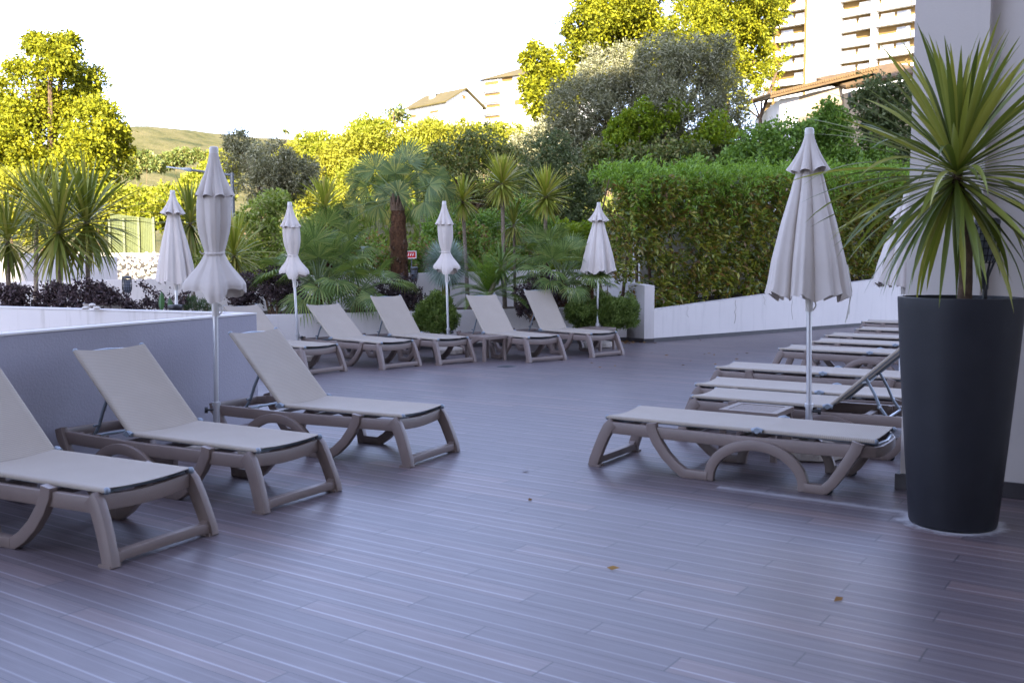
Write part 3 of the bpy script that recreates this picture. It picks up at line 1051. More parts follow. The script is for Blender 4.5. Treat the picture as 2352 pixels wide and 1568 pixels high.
def make_lounger(angle):
    root = empty('sun_lounger')
    for nm, key in (('rail', 'rail'), ('leg', 'leg'), ('side_leg', 'side_leg'), ('wheel', 'wheel')):
        link_mesh(nm, LM[key], root)
        link_mesh(nm, mirrored(LM[key]), root)
    for nm in ('foot_rail', 'foot_bar', 'head_bow', 'cross_slat', 'seat_frame', 'seat_sling'):
        link_mesh(nm, LM[nm], root)
    hz = .356
    bs = link_mesh('backrest', LM['back_sling'], root)
    bs.location = (1.195, 0, hz); bs.rotation_euler = (0, -angle, 0)
    bf = link_mesh('back_frame', LM['back_frame'], bs)
    for me in (LM['hinge'], mirrored(LM['hinge'])):
        h = link_mesh('hinge', me, root)
        h.location = (1.195, 0, hz)
    if angle > 0.1:
        mb = MB()
        for s in (-1, 1):
            top = Vector((1.195 + math.cos(angle) * .36, s * .235, hz + math.sin(angle) * .36 - .02))
            foot = Vector((min(1.72, top.x + .16), s * .235, .298))
            kn = top.lerp(foot, .72) + Vector((-.012, 0, 0))
            mb.tube([top, top.lerp(foot, .4), kn, foot], .0115, 8)
            mb.tube([kn + Vector((0, s * .0, 0)), kn + Vector((0, s * .045, 0))], .009, 7)
        mb.tube([(foot.x, -.24, foot.z), (foot.x, .24, foot.z)], .010, 7)
        mb.build('back_support', M['grey_tube'], root)
    return root


PROTO = {}


def place_lounger(loc, az, angle, label, group):
    key = round(angle, 3)
    if key not in PROTO:
        PROTO[key] = make_lounger(angle)
        o = PROTO[key]
    else:
        o = copy_tree(PROTO[key])
        for ch in o.children:
            pass
    o.location = (loc[0], loc[1], 0)
    o.rotation_euler = (0, 0, az)
    tag(o, label, 'sun lounger', group)
    return o


def by_feet(near, far, az=None):
    """Lounger pose from its two foot corners on the deck."""
    a, b = gp(*near), gp(*far)
    m = (a + b) / 2
    v = b - a
    ang = math.atan2(v.x, -v.y) if False else math.atan2(v.x, -v.y)
    perp = Vector((-v.y, v.x))
    ang = math.atan2(perp.y, perp.x)
    return (m.x, m.y), (ang if az is None else az), v.length


def by_sling(near, far, az):
    a, b = gp(*near, .362), gp(*far, .362)
    m = (a + b) / 2
    return (m.x - .09 * math.cos(az), m.y - .09 * math.sin(az)), az, (b - a).length


G1, G2, G3 = 'sun loungers beside the grey wall', 'sun loungers along the low white wall', 'sun loungers in the row by the pot'
left = [
    ((266, 1301), (483, 1229), 44, 'beige sling lounger with raised back, cut off by the left edge of the picture', G1),
    ((617, 1176), (766, 1130), 44, 'beige sling lounger with raised back in front of the grey wall, below the tied parasol', G1),
    ((945, 1072), (1045, 1038), 47, 'beige sling lounger with raised back at the sharp corner of the grey wall', G1),
]
for n_, f_, a_, l_, g_ in left:
    p, az, w = by_feet(n_, f_)
    print('lounger', l_[:40], [round(x, 2) for x in p], round(math.degrees(az), 1), round(w, 2))
    az = R(148) if abs(math.degrees(az) - 148) > 6 else az
    place_lounger(p, az, R(a_), l_, g_)
far = [
    ((728, 860), (771, 855), 40, 'lounger half hidden by the grey wall corner, only its seat end clear of it', G2, 142),
    ((885.5, 849), (959, 841.4), 38, 'lounger with a low tilted back touched by drooping fan palm leaves', G2, None),
    ((1012, 838.8), (1088, 831.6), 49, 'raised lounger between the low fan palm and the round green bush', G2, None),
    ((1220, 832.8), (1294, 827), 49, 'raised lounger below the leaning cordyline trunk, small table at its left', G2, None),
    ((1363, 821.6), (1428.6, 815.5), 57, 'steepest raised lounger in front of the dark purple shrub, nearest the tall hedge', G2, None),
]
for n_, f_, a_, l_, g_, az_ in far:
    p, az, w = by_feet(n_, f_)
    print('lounger', l_[:40], [round(x, 2) for x in p], round(math.degrees(az), 1), round(w, 2))
    az = R(az_) if az_ else min(max(az, R(126)), R(142))
    place_lounger(p, az, R(a_), l_, g_)
place_lounger((-4.35, 12.7), R(140), R(44), 'lounger hidden behind the grey wall, only the top edge of its backrest showing', G2)
right = [
    ((218, 872), (432, 786), 0, 'flat lounger nearest the camera beside the big dark pot, its whole side in view'),
    ((805, 735), (930, 665), 43, 'only lounger of the pot row with its backrest raised, next to the parasol pole'),
    ((828, 652), (945, 595), 0, 'flat lounger just beyond the raised one, its head end under that backrest'),
    ((962, 540), (1055, 492), 0, 'flat lounger third beyond the parasol pole, partly crossed by the raised backrest'),
    ((1378, 412), (1450, 380), 0, 'flat lounger standing alone behind the pole, its near legs and arch visible'),
    ((1592, 370), (1648, 333), 0, 'flat lounger behind the top of the raised backrest, hinge at the pot edge'),
    ((1688, 325), (1735, 297), 0, 'flat lounger whose foot end lies below the slanting white wall, third from the far end'),
    ((1897, 283), (1925, 258), 0, 'flat lounger second from the far end of the pot row'),
    ((1938, 235), (1965, 210), 0, 'farthest flat lounger of the pot row, close to the slanting white wall'),
]
z3 = lambda q: (1320.7 + q[0] * .3418, 660.4 + q[1] * .3418)
for n_, f_, a_, l_ in right:
    p, az, w = by_sling(z3(n_), z3(f_), R(-32))
    print('lounger', l_[:40], [round(x, 2) for x in p], round(w, 2))
    place_lounger(p, az, R(a_), l_, G3)


# ------------------------------------------------------------------ parasols (all closed)
def canopy_mb(tied, rs, zb, zt, r_bot, ph):
    """Closed canopy: a pleated cone, or one tied round the waist that flares below the tie."""
    mb = MB()
    n = 112
    H = zt - zb
    if tied:
        prof = [(.0, .036), (.05, .055), (.12, .085), (.20, .112), (.30, .114), (.42, .108), (.50, .096), (.57, .080), (.615, .068), (.635, .064), (.66, .072), (.72, .112), (.80, .165), (.88, .210), (.94, .226), (1.0, .222)]
        zs = [p[0] for p in prof]; rr = [p[1] * r_bot / .225 if p[0] > .67 else p[1] for p in prof]
    else:
        prof = [(.0, .030), (.06, .050), (.22, .105), (.30, .125), (.5, .185), (.75, .245), (1.0, .285)]
        zs = [p[0] for p in prof]; rr = [p[1] * r_bot / .285 for p in prof]
    rows = 44
    rings = []
    rg = random.Random(rs)
    k = 8 if not tied else 5
    offs = [rg.uniform(-.16, .16) for _ in range(k)]
    amps = [rg.uniform(.7, 1.35) for _ in range(k)]
    for i in range(rows + 1):
        t = i / rows
        r = float(np.interp(t, zs, rr))
        depth = float(np.interp(t, [0, .1, .3, .6, 1], [.04, .12, .30, .38, .42])) if not tied else float(np.interp(t, [0, .1, .3, .5, .62, .67, .78, 1], [.03, .12, .26, .34, .30, .22, .30, .34]))
        ring = []
        for j in range(n):
            a = 2 * math.pi * j / n
            q = a / (2 * math.pi) * k + ph
            ip = int(math.floor(q)) % k
            w = q - math.floor(q)
            w2 = min(1, max(0, w + offs[ip] * math.sin(math.pi * w)))
            fold = abs(math.sin(math.pi * w2)) ** (.65 if not tied else .85 + .3 * math.sin(ip * 2.3))           # ridge of cloth between two ribs
            fold = fold * amps[ip] * (1 - .18 * math.sin(6 * math.pi * w2) * t) * (1 if not tied else 1 - .10 * math.sin(9 * t + ip * 2) + .06 * math.sin(14 * t + 5 * w))
            x = r * (1 - depth * .55 + depth * fold * .75) * (1 + (.08 * math.sin(2 * a + rs) if tied else .03 * math.sin(2 * a + rs)))
            twist = (.10 * math.sin(ip * 2.1) * t if not tied else .22 * math.sin(ip * 1.7 + rs) * max(0, t - .1))
            z = zt - H * t
            if t > .9:
                z += (fold - .5) * (.06 if not tied else -.0) * (t - .9) / .1
            if tied and t > .7:
                z += ((1 - min(1, fold)) * .06 + .10 * abs(math.cos(a)) ** 1.5) * ((t - .7) / .3) ** 1.6
            ring.append((x * math.cos(a + twist), x * math.sin(a + twist), z))
        rings.append(ring)
    mb.loft(rings, cap=False)
    mb.loft([[(p[0] * .96, p[1] * .96, p[2] + .001) for p in r_] for r_ in rings][::-1], cap=False)
    return mb


def vent_mb(rs, zt, drop, r0, r1, ph):
    mb = MB()
    n, rows = 112, 16
    rings = []
    rg = random.Random(rs + 5)
    amps = [rg.uniform(.7, 1.3) for _ in range(8)]
    for i in range(rows + 1):
        t = i / rows
        r = r0 + (r1 - r0) * (t ** 1.35)
        ring = []
        for j in range(n):
            a = 2 * math.pi * j / n
            q = a / (2 * math.pi) * 8 + ph
            w = q - math.floor(q); ip = int(math.floor(q)) % 8
            f = abs(math.sin(math.pi * w)) ** .7 * amps[ip]
            x = r * (1 - .5 * t * .6 + .5 * t * f * .8)
            z = zt - drop * t - (1 - f) * .0 + (f - .5) * .035 * t * t
            ring.append((x * math.cos(a), x * math.sin(a), z))
        rings.append(ring)
    mb.loft(rings, cap=False)
    mb.loft([[(p[0] * .95, p[1] * .95, p[2] + .001) for p in r_] for r_ in rings][::-1], cap=False)
    return mb


def parasol(top, base, label, tied=False, rs=1, r_bot=None, zb=1.18, ph=0.0, cord=False, base_round=False):
    """top: world point of the cap; base: world point on the deck."""
    base = Vector(base); top = Vector(top)
    root = empty('parasol', (base.x, base.y, 0))
    tag(root, label, 'parasol', 'closed parasols between the loungers')
    lean = (top - base)
    H = top.z
    sx, sy = (top.x - base.x) / H, (top.y - base.y) / H
    sh = Matrix(((1, 0, sx, 0), (0, 1, sy, 0), (0, 0, 1, 0), (0, 0, 0, 1)))

    def put(mb, nm, mat, par=root, angle=40):
        me = mb.mesh(nm, M[mat], True, angle)
        me.transform(sh)
        return link_mesh(nm, me, par)
    b = MB()
    k = 12 if not base_round else 28
    b.lathe([(.22, .0), (.25, .015), (.25, .075), (.235, .095), (.06, .125), (.03, .125)], k)
    put(b, 'base', 'stone', angle=25)
    p = MB()
    p.tube([(0, 0, .12), (0, 0, .39)], .0265, 14)
    st = put(p, 'base_tube', 'pole')
    p = MB()
    p.tube([(0, 0, .375), (0, 0, .402)], .033, 14)
    put(p, 'collar', 'pole', st)
    p = MB()
    ks = -1 if rs == 8 else 1
    p.tube([(ks * .02, -.02, .345), (ks * .062, -.03, .345)], .008, 8)
    p.tube([(ks * .056, -.028, .345), (ks * .078, -.034, .345)], .024, 10)
    put(p, 'knob', 'knob', st)
    p = MB()
    p.tube([(0, 0, .30), (0, 0, H - .03)], .0195, 14)
    put(p, 'pole', 'pole')
    p = MB()
    p.tube([(0, 0, zb - .10), (0, 0, zb + .02)], .027, 14)
    p.tube([(.03, 0, zb - .09), (.05, 0, zb - .06), (.045, 0, zb - .02), (.028, 0, zb - .01)], .006, 6)
    put(p, 'runner', 'cap')
    zt = H - .055
    rb = r_bot or (.285 if not tied else .225)
    cn = put(canopy_mb(tied, rs, zb, zt - .07, rb, ph), 'canopy', 'fabric', angle=80)
    put(vent_mb(rs, zt + .005, .27 if not tied else .32, .034, .150 if not tied else .138, ph), 'vent_flap', 'fabric', cn, angle=80)
    c = MB()
    c.lathe([(.032, H - .062), (.034, H - .03), (.031, H - .006), (.024, H), (.004, H + .001)], 18)
    put(c, 'finial', 'cap')
    if tied:
        t = MB()
        zt2 = (zt - .07) - (zt - .07 - zb) * .635
        ring = [(.066 * math.cos(2 * math.pi * i / 24), .066 * math.sin(2 * math.pi * i / 24), zt2 + .012 * math.sin(2 * math.pi * i / 24)) for i in range(25)]
        t.tube(ring, .010, 6)
        t.tube([(-.05, -.03, zt2), (-.085, -.04, zt2 - .01), (-.10, -.045, zt2 + .01)], .006, 5)
        put(t, 'tie', 'fabric', cn)
    if cord:
        t = MB()
        for i in range(3):
            t.tube([(rb * .95, -.02 * i, zb + .25), (rb + .02, -.02 * i, zb + .05), (rb + .012 - .02 * i, -.02 * i, zb - .12 - .03 * i)], .0035, 4)
        put(t, 'cord', 'rope', cn)
    return root


PB = gp(1858, 1048)
parasol(at(1859, 294, PB.y), PB, 'tall loose-hanging parasol with pleated cone beside the big pot', rs=3, ph=.15, cord=True, zb=1.19)
PB = gp(498, 1043)
parasol(at(491, 337, PB.y), PB, 'tied parasol with a wide flared skirt, nearest one, in front of the grey wall', tied=True, rs=8, ph=.70, zb=1.15, r_bot=.205)
PB = gp(687, 829)
parasol(at(665, 464, PB.y), PB, 'slightly leaning tied parasol beside the low fan palm', tied=True, rs=21, ph=.85, zb=1.17, r_bot=.19)
PB = gp(1031, 812)
parasol(at(1020, 462, PB.y), PB, 'tied parasol in front of the blue spiky yucca', tied=True, rs=34, ph=.62, zb=1.22, r_bot=.20)
PB = gp(1372, 797)
parasol(at(1375, 465, PB.y), PB, 'loose cone parasol at the left end of the tall hedge', rs=47, ph=.4, r_bot=.27, zb=1.24)
p = at(396, 437, 13.4)
parasol(p, (p.x + .02, 13.4, 0), 'loose cone parasol seen over the grey wall, next to the black garden torch', rs=52, ph=.6, zb=1.16, cord=True, r_bot=.235)
p = at(2082, 440, 11.6)
parasol(p, (p.x, 11.6, 0), 'loose cone parasol mostly hidden behind the hotel wall and the potted plant', rs=66, ph=.2, zb=1.17, r_bot=.33)


# ------------------------------------------------------------------ small side tables
def side_table(loc, rz, label):
    root = empty('side_table', loc, rz)
    tag(root, label, 'table', 'low slatted side tables')
    s, h = .44, .36
    mb = MB()
    for sx, sy, w, d in ((0, 1, s, .05), (0, -1, s, .05)):
        mb.box((0, sy * (s / 2 - .025), h - .02), (s, .05, .04))
    for sx in (-1, 1):
        mb.box((sx * (s / 2 - .026), 0, h - .02), (.05, s - .102, .038))
    for i in range(9):
        y = -s / 2 + .075 + (s - .15) * i / 8
        mb.box((0, y, h - .012), (s - .106, .026, .016))
    mb.build('tabletop', M['frame_plastic'], root, smooth=False)
    for sx in (-1, 1):
        for sy in (-1, 1):
            l = MB()
            l.sweep([(sx * (s / 2 - .03), sy * (s / 2 - .03), h - .041), (sx * (s / 2 - .022), sy * (s / 2 - .022), 0)], rrect(.045, .045, .008), up=(0, 1, 0))
            l.build('leg', M['frame_plastic'], root)
    return root


p = gp(1738, 936, .36)
side_table((p.x, p.y, 0), R(-32), 'slatted side table wedged between the two nearest loungers of the pot row')
p = gp(1128, 771, .36)
side_table((p.x - .08, p.y + .05, 0), R(-48), 'side table under the tied parasol before the blue yucca')
p = gp(1372, 752, .36)
side_table((p.x, p.y, 0), R(-40), 'side table by the trimmed bush, behind the steepest lounger')

# ------------------------------------------------------------------ the big pot and its plant
root = empty('plant_pot', (POT.x, POT.y, 0))
tag(root, 'tall tapered black plastic pot standing on the deck before the white wall', 'pot')
mb = MB()
mb.lathe([(.215, .0), (.228, .006), (.232, .02), (.268, .45), (.302, .9), (.322, 1.2), (.3255, 1.262), (.3245, 1.27), (.30, 1.272), (.296, 1.262), (.293, 1.2), (.02, 1.19)], 64, cap=True)
mb.build('pot', M['pot'], root, angle=50)
mb = MB()
mb.lathe([(.001, 1.225), (.15, 1.228), (.292, 1.215)], 32, cap=False)
mb.build('soil', M['soil'], root)

root = empty('potted_cordyline', (POT.x + .02, POT.y, 1.21))
tag(root, 'big strap-leaved cordyline growing in the tall black pot', 'palm')
hub = at(2197, 388, POT.y) - root.location
MB().tube([(0, 0, -.02), (.005, 0, .15), (.0, 0, .35), hub * .85, hub], [.040, .036, .033, .034, .02], 12).build('trunk', M['bark'], root)
mb = MB()
random.seed(5)
n = 195
for i in range(n):
    t = (i + .5) / n
    az = i * 2.39996 + random.uniform(-.2, .2)
    e = R(87 - 146 * t ** .97) + random.uniform(-.12, .12)
    L = random.uniform(.70, .92) * (.76 + .24 * min(1, max(0, (t - .05) / .25))) * (1.0 if t < .72 else .86)
    dr = random.uniform(.10, .45) if t < .45 else random.uniform(.25, .95) * max(.25, math.cos(e) + .1)
    b = hub + Vector((math.cos(az) * .022, math.sin(az) * .022, .08 - .20 * t))
    strap(mb, b, az, e, L, random.uniform(.028, .041), dr, 10, .35, random.uniform(1.3, 2.2), random.uniform(-.7, .7))
mb.build('crown', M['pot_palm'], root, angle=80)


def torch(loc, h, label, glow=False):
    root = empty('garden_torch', loc)
    tag(root, label, 'garden light', 'black solar garden torches')
    mb = MB()
    mb.tube([(0, 0, -.05), (0, 0, h - .36)], .014, 8)
    for k in range(4):
        a = k * math.pi / 2
        mb.tube([(math.cos(a) * .012, math.sin(a) * .012, h - .40), (math.cos(a) * .014, math.sin(a) * .014, h - .33), (math.cos(a) * .045, math.sin(a) * .045, h - .25)], .007, 6)
    mb.build('stake', M['black'], root)
    c = MB()
    prof = [(.045, .0), (.066, .06), (.070, .12), (.066, .18), (.062, .215)]
    for k in range(16):
        a = 2 * math.pi * k / 16
        c.tube([(r * math.cos(a + .25 * z / .2), r * math.sin(a + .25 * z / .2), h - .25 + z) for r, z in prof], .0032, 5)
    for z in (.0, .04, .08, .12, .16, .2):
        r = float(np.interp(z, [q[1] for q in prof], [q[0] for q in prof]))
        c.tube([(r * math.cos(2 * math.pi * i / 20), r * math.sin(2 * math.pi * i / 20), h - .25 + z) for i in range(21)], .0026, 4)
    c.build('cage', M['black'], root)
    d = MB()
    d.lathe([(.035, h - .24), (.050, h - .18), (.050, h - .05)], 16)
    d.build('diffuser', M['lamp_glass'], root)
    l = MB()
    l.lathe([(.064, h - .035), (.068, h - .03), (.068, h - .010), (.05, h), (.001, h + .002)], 20)
    l.build('cap', M['galv'], root)
    return root


p = at(291, 634, 14.6)
torch((p.x, p.y, .5), p.z - .5, 'black caged garden torch among dark purple shrubs, left of a parasol')
p = at(951, 613, 17.2)
torch((p.x, p.y, .5), p.z - .5, 'black caged garden torch beside the thick brown palm trunk')
p = at(2283, 500, POT.y + .08)
torch((POT.x + .20, POT.y + .14, 1.2), p.z - 1.2, 'black caged garden torch stuck in the big pot behind the plant')

p = at(403, 699, 13.0)
root = empty('solar_lantern', (p.x, p.y, 0))
tag(root, 'black round solar lantern top showing just over the grey wall', 'garden light')
mb = MB(); mb.lathe([(.085, 0), (.09, .1), (.08, p.z - .06), (.05, p.z - .05)], 20); mb.build('body', M['black'], root)
mb = MB(); mb.lathe([(.09, p.z - .055), (.10, p.z - .04), (.098, p.z - .012), (.085, p.z - .008)], 24); mb.build('rim', M['black'], root)
mb = MB(); mb.lathe([(.084, p.z - .02), (.06, p.z - .003), (.001, p.z)], 24); mb.build('lid', M['galv'], root)

# white pebbles lying on the coping of the grey wall
w = gp(209, 711, .992)
for k, (dx, dy, dz, sx) in enumerate(((-.045, -.012, .017, 1.35), (.055, .0, .017, 1.3), (.012, .0, .045, 1.05))):
    mb = MB(); mb.ball((0, 0, 0), .030, 14, 8, (sx, .9, .58))
    o = mb.build('pebble', M['pebble'], None, (w.x + dx, w.y + dy, .992 + dz))
    o.rotation_euler = (0, 0, random.uniform(0, 3))
    tag(o, ('white pebble lying left in the little pile on the grey wall', 'white pebble lying right in the little pile on the grey wall', 'white pebble resting on top of two others on the grey wall')[k], 'pebble', 'white pebbles piled on the grey wall')

# drain covers flush in the deck
for k, (u, v, l) in enumerate(((720.0, 0, ''),)):
    pass
p = gp(1164, 842)
m_ = MB()
for i in range(7):
    m_.box((0, -.075 + .025 * i, .003), (.17, .012, .006))
m_.box((0, .0945, .003), (.19, .01, .007)); m_.box((0, -.0945, .003), (.19, .01, .007))
m_.box((.09, 0, .003), (.01, .178, .007)); m_.box((-.09, 0, .003), (.01, .178, .007))
o = m_.build('drain_cover', M['galv'], None, (p.x, p.y, .001), smooth=False)
o.rotation_euler = (0, 0, BOARD_ANG)
tag(o, 'small square metal drain cover set in the open middle of the deck', 'drain')

# ------------------------------------------------------------------ planting in the low bed
random.seed(23)
r6 = lambda x, y: (574 + x * .3662, 316 + y * .3662)
ZB = .50


def bed(u, v, d, z=ZB):
    p = at(u, v, d)
    return (p.x, p.y, z)


GC = 'cordylines in the bed behind the terrace'
cordyline(17, 553, 14.3, .85, bed(19, 690, 14.3), 'cordyline at the left edge of the picture, trunk before the pale wall', n=95, group=GC, width=.044, droop=.42)
cordyline(84, 478, 15.6, .90, bed(80, 690, 15.6), 'cordyline set back between two others, head half hidden behind them', n=95, group=GC, width=.044, droop=.42)
cordyline(134, 533, 14.2, 1.08, bed(136, 690, 14.2), 'large green cordyline with hanging skirt, in front of its neighbours on the left', n=160, group=GC, width=.046, droop=.42, seg=8)
cordyline(199, 512, 14.8, 1.12, bed(203, 690, 14.8), 'large green cordyline whose long leaves reach right towards the stone wall', n=160, group=GC, width=.046, droop=.42, seg=8)
cordyline(437, 514, 16.6, .80, bed(452, 690, 16.6), 'cordyline between the two left parasols, trunk leaning right', n=110, group=GC, width=.042, droop=.55, bend=-.05)
cordyline(538, 588, 17.2, .85, bed(545, 690, 17.2), 'trunkless bright cordyline fanning out right of the tied near parasol', n=120, group=GC, mat='cordyline_bright', width=.042, droop=.5)
GB = 'bright cordylines in front of the dark trees'
cordyline(*r6(470, 440), 17.6, .62, bed(*r6(505, 990), 17.6), 'bright cordyline left of the brown-trunked palm', n=130, group=GC, mat='cordyline_bright', width=.042, droop=.5)
cordyline(*r6(1335, 400), 18.0, .50, bed(*r6(1370, 900), 18.0), 'small bright cordyline between the tied parasol and the tallest one', n=110, group=GC, mat='cordyline_bright', width=.038, droop=.5)
cordyline(*r6(1582, 292), 17.8, .60, bed(*r6(1600, 950), 17.8), 'tallest bright cordyline with a round dense head', n=190, group=GC, mat='cordyline_bright', width=.038, droop=.35, r=.036)
cordyline(*r6(1855, 372), 17.9, .60, bed(*r6(1850, 900), 17.9), 'bright round-headed cordyline just left of the loose cone parasol', n=180, group=GC, mat='cordyline_bright', width=.038, droop=.35, r=.036)
cordyline(*r6(1655, 552), 17.9, .52, bed(*r6(1665, 900), 17.9), 'low drooping cordyline under the tallest head', n=70, group=GC, mat='cordyline', width=.034, r=.026)
cordyline(*r6(1572, 812), 16.9, .46, bed(*r6(1470, 1010), 16.9), 'short cordyline with a curved leaning trunk behind a raised lounger', n=48, group=GC, mat='fan_green', width=.032, bend=-.03, r=.042)

# windmill palm with a shaggy brown trunk
b = Vector(bed(*r6(945, 930), 17.6))
tp = at(*r6(925, 410), 17.6)
root = empty('windmill_palm', b)
tag(root, 'fan palm with a thick shaggy brown trunk behind the raised lounger', 'palm')
t = tp - b
mb = MB()
path, rad = [], []
for i in range(25):
    k = i / 24
    path.append(Vector((t.x * k + .01 * math.sin(i), t.y * k, t.z * k)))
    rad.append((.150 if k > .2 else .155) * (1 - .0 * k) * (1 if k < .7 else 1 - (k - .7) * 1.0) * (1 + .07 * math.sin(i * 2.2)))
mb.tube(path, rad, 18)
for i in range(420):                                   # torn leaf bases and hanging fibre
    k = random.random() ** 0.9
    a = random.uniform(0, 2 * math.pi)
    rr = float(np.interp(k * 24, range(25), rad))
    p = Vector((t.x * k + rr * math.cos(a), t.y * k + rr * math.sin(a), t.z * k))
    o = Vector((math.cos(a), math.sin(a), 0)); s = Vector((-math.sin(a), math.cos(a), 0))
    l = random.uniform(.05, .12)
    mb.add([p - s * .012, p + s * .012, p + o * random.uniform(.005, .03) + s * random.uniform(-.03, .03) + Vector((0, 0, random.choice((-1, -1, 1)) * l))], [(0, 1, 2)])
mb.build('trunk', M['fibre'], root)
stub = MB()
for i in range(16):
    k = random.uniform(.1, .95); a = random.uniform(-2.6, -.5)
    rr = float(np.interp(k * 24, range(25), rad)) + .004
    p = Vector((t.x * k + rr * math.cos(a), t.y * k + rr * math.sin(a), t.z * k)); o = Vector((math.cos(a), math.sin(a), .9))
    stub.tube([p - o * .02, p + o * .025], .013, 6)
for i in range(40):                                     # dense leaf bases up to the crown
    a = i * 2.39996; k = 1 + .09 * random.random()
    o = Vector((math.cos(a), math.sin(a), 0))
    stub.tube([Vector((t.x, t.y, t.z * .93)) + o * .10, Vector((t.x, t.y, t.z * k)) + o * random.uniform(.06, .13)], [.028, .012], 5)
stub.build('leaf_stub', M['bark'], root)
hub = t + Vector((0, 0, .06))
mb, st = MB(), MB()
for (u, v, th, rp, dr) in ((862, 392, 125, 66, .02), (935, 372, 75, 70, .0), (960, 396, 42, 62, .08), (845, 430, 165, 58, .25), (985, 425, 8, 55, .3), (1000, 405, -15, 58, .45), (820, 455, 200, 52, .55),
                           (868, 470, 232, 46, .5), (975, 462, 322, 58, .25), (943, 482, 285, 42, .4), (905, 432, 262, 44, .4), (790, 482, 215, 44, .7), (800, 506, 250, 38, .6), (1022, 432, -45, 48, .6), (885, 438, 188, 48, .35),
                           (950, 420, 18, 54, .25), (828, 412, 150, 54, .2), (975, 388, 62, 50, .1), (905, 430, 98, 54, .05), (888, 420, 125, 52, .1), (928, 418, 68, 52, .1), (915, 442, 40, 48, .2), (893, 446, 150, 48, .25), (908, 400, 90, 58, .0)):
    c = at(u, v, 17.6 + random.uniform(-.38, .38)) - b
    th = R(th)
    mid = hub.lerp(c, .5) + Vector((0, 0, .04))
    st.tube([hub, mid, c], [.014, .010, .007], 5)
    fan(mb, c, Vector((math.cos(th), random.uniform(-.35, .25), math.sin(th))), Vector((random.uniform(-.5, .5), -1, random.uniform(-.3, .6))), rp * .80 * pm(17.6), 26, R(random.uniform(180, 240)), dr, split=.70, width=1.15)
mb.build('crown', M['trachy'], root, angle=60)
st.build('stalk', M['petiole'], root)


def low_fan(u, v, d, n, size, label, mat='fan_green', name='fan_palm', emax=80, group='low fan palms'):
    b = at(u, v, d)
    base = (b.x, b.y, min(b.z, max(ZB, b.z)))
    root = empty(name, base)
    tag(root, label, 'palm', group)
    lv = []
    for i in range(n):
        t = (i + .5) / n
        lv.append((i * 2.39996 + random.uniform(-.3, .3), R(emax - (emax + 18) * t) + random.uniform(-.15, .15), size * random.uniform(.75, 1.1), size * random.uniform(.50, .66), .04 + .30 * t, 30))
    fan_palm(root, (0, 0, .05), lv, mat)
    mb = MB()
    mb.tube([(0, 0, -.35), (0, 0, 0), (0, 0, .10)], [.09, .075, .05], 10)
    mb.build('trunk', M['fibre'], root)
    return root


low_fan(*r6(430, 950), 16.4, 30, .72, 'low fan palm with reddish heart, fronds hanging over the low-tilted lounger')
low_fan(*r6(505, 800), 17.4, 26, .70, 'fan palm rising behind the low one beside the leaning parasol')
low_fan(*r6(690, 985), 16.3, 14, .62, 'small fan palm spreading right, above the tilted lounger back', emax=55)
low_fan(*r6(1960, 930), 17.0, 26, .62, 'fan palm behind the steepest lounger, left of the loose cone parasol')
low_fan(*r6(1850, 800), 17.7, 20, .55, 'fan palm filling in behind the one by the cone parasol')
low_fan(*r6(2130, 960), 17.3, 9, .42, 'little fan palm just right of the cone parasol pole', emax=65)

# blue yucca: a ball of stiff narrow blades
c = at(*r6(1228, 792), 17.0)
root = empty('blue_yucca', (c.x, c.y, ZB))
tag(root, 'blue-grey yucca, a ball of stiff thin spikes, behind a tied parasol', 'yucca')
mb = MB()
cz = c.z - ZB
for i in range(900):
    z = 1 - 2 * (i + .5) / 900
    if z < -.93: continue
    az = i * 2.39996
    e = math.asin(z)
    strap(mb, (math.cos(az) * .02, math.sin(az) * .02, cz + .02 * z), az, e, random.uniform(.41, .48), .026, .10 if z > -.2 else .2, 3, .2, 1.5)
mb.build('crown', M['yucca_blue'], root, angle=80)
mb = MB()
mb.tube([(0, 0, -.05), (0, 0, cz * .5), (0, 0, cz)], [.06, .07, .05], 10)
for i in range(240):
    az = random.uniform(0, 6.28)
    strap(mb, (0, 0, cz - random.uniform(0, .12)), az, R(random.uniform(-88, -62)), random.uniform(.25, .42), .014, .1, 3)
mb.build('trunk', M['dry_grass'], root)

# cycad: stiff feather fronds
c = at(*r6(1500, 985), 17.0)
root = empty('cycad', (c.x, c.y, ZB))
tag(root, 'cycad with glossy feather fronds below the curved cordyline trunk', 'cycad')
mb = MB()
for i in range(44):
    t = (i + .5) / 44
    az = i * 2.39996 + random.uniform(-.2, .2); e0 = R(82 - 85 * t) + random.uniform(-.1, .1)
    L = random.uniform(.70, .92); p = Vector((0, 0, c.z - ZB))
    seg = 30
    for k in range(seg):
        q = k / seg
        e = e0 - (.35 + .55 * t) * q ** 1.6
        d = Vector((math.cos(az) * math.cos(e), math.sin(az) * math.cos(e), math.sin(e)))
        s = Vector((-math.sin(az), math.cos(az), 0)); nn = s.cross(d) * -1
        if k > 3:
            ll = .15 * math.sin(math.pi * min(1, q * .93 + .06)) + .02
            for sg in (-1, 1):
                dv = (s * sg * .85 + d * .55 + nn * .30).normalized()
                w = d * .0065
                mb.add([p - w, p + w, p + dv * ll * .6 + w * .9, p + dv * ll, p + dv * ll * .6 - w * .9], [(0, 1, 2, 3, 4)])
        p2 = p + d * (L / seg)
        mb.add([p - s * .004, p + s * .004, p2 + s * .003, p2 - s * .003], [(0, 1, 2, 3)])
        p = p2
mb.build('crown', M['cycad'], root, smooth=False)
MB().tube([(0, 0, -.05), (0, 0, c.z - ZB)], .10, 10).build('trunk', M['bark'], root)

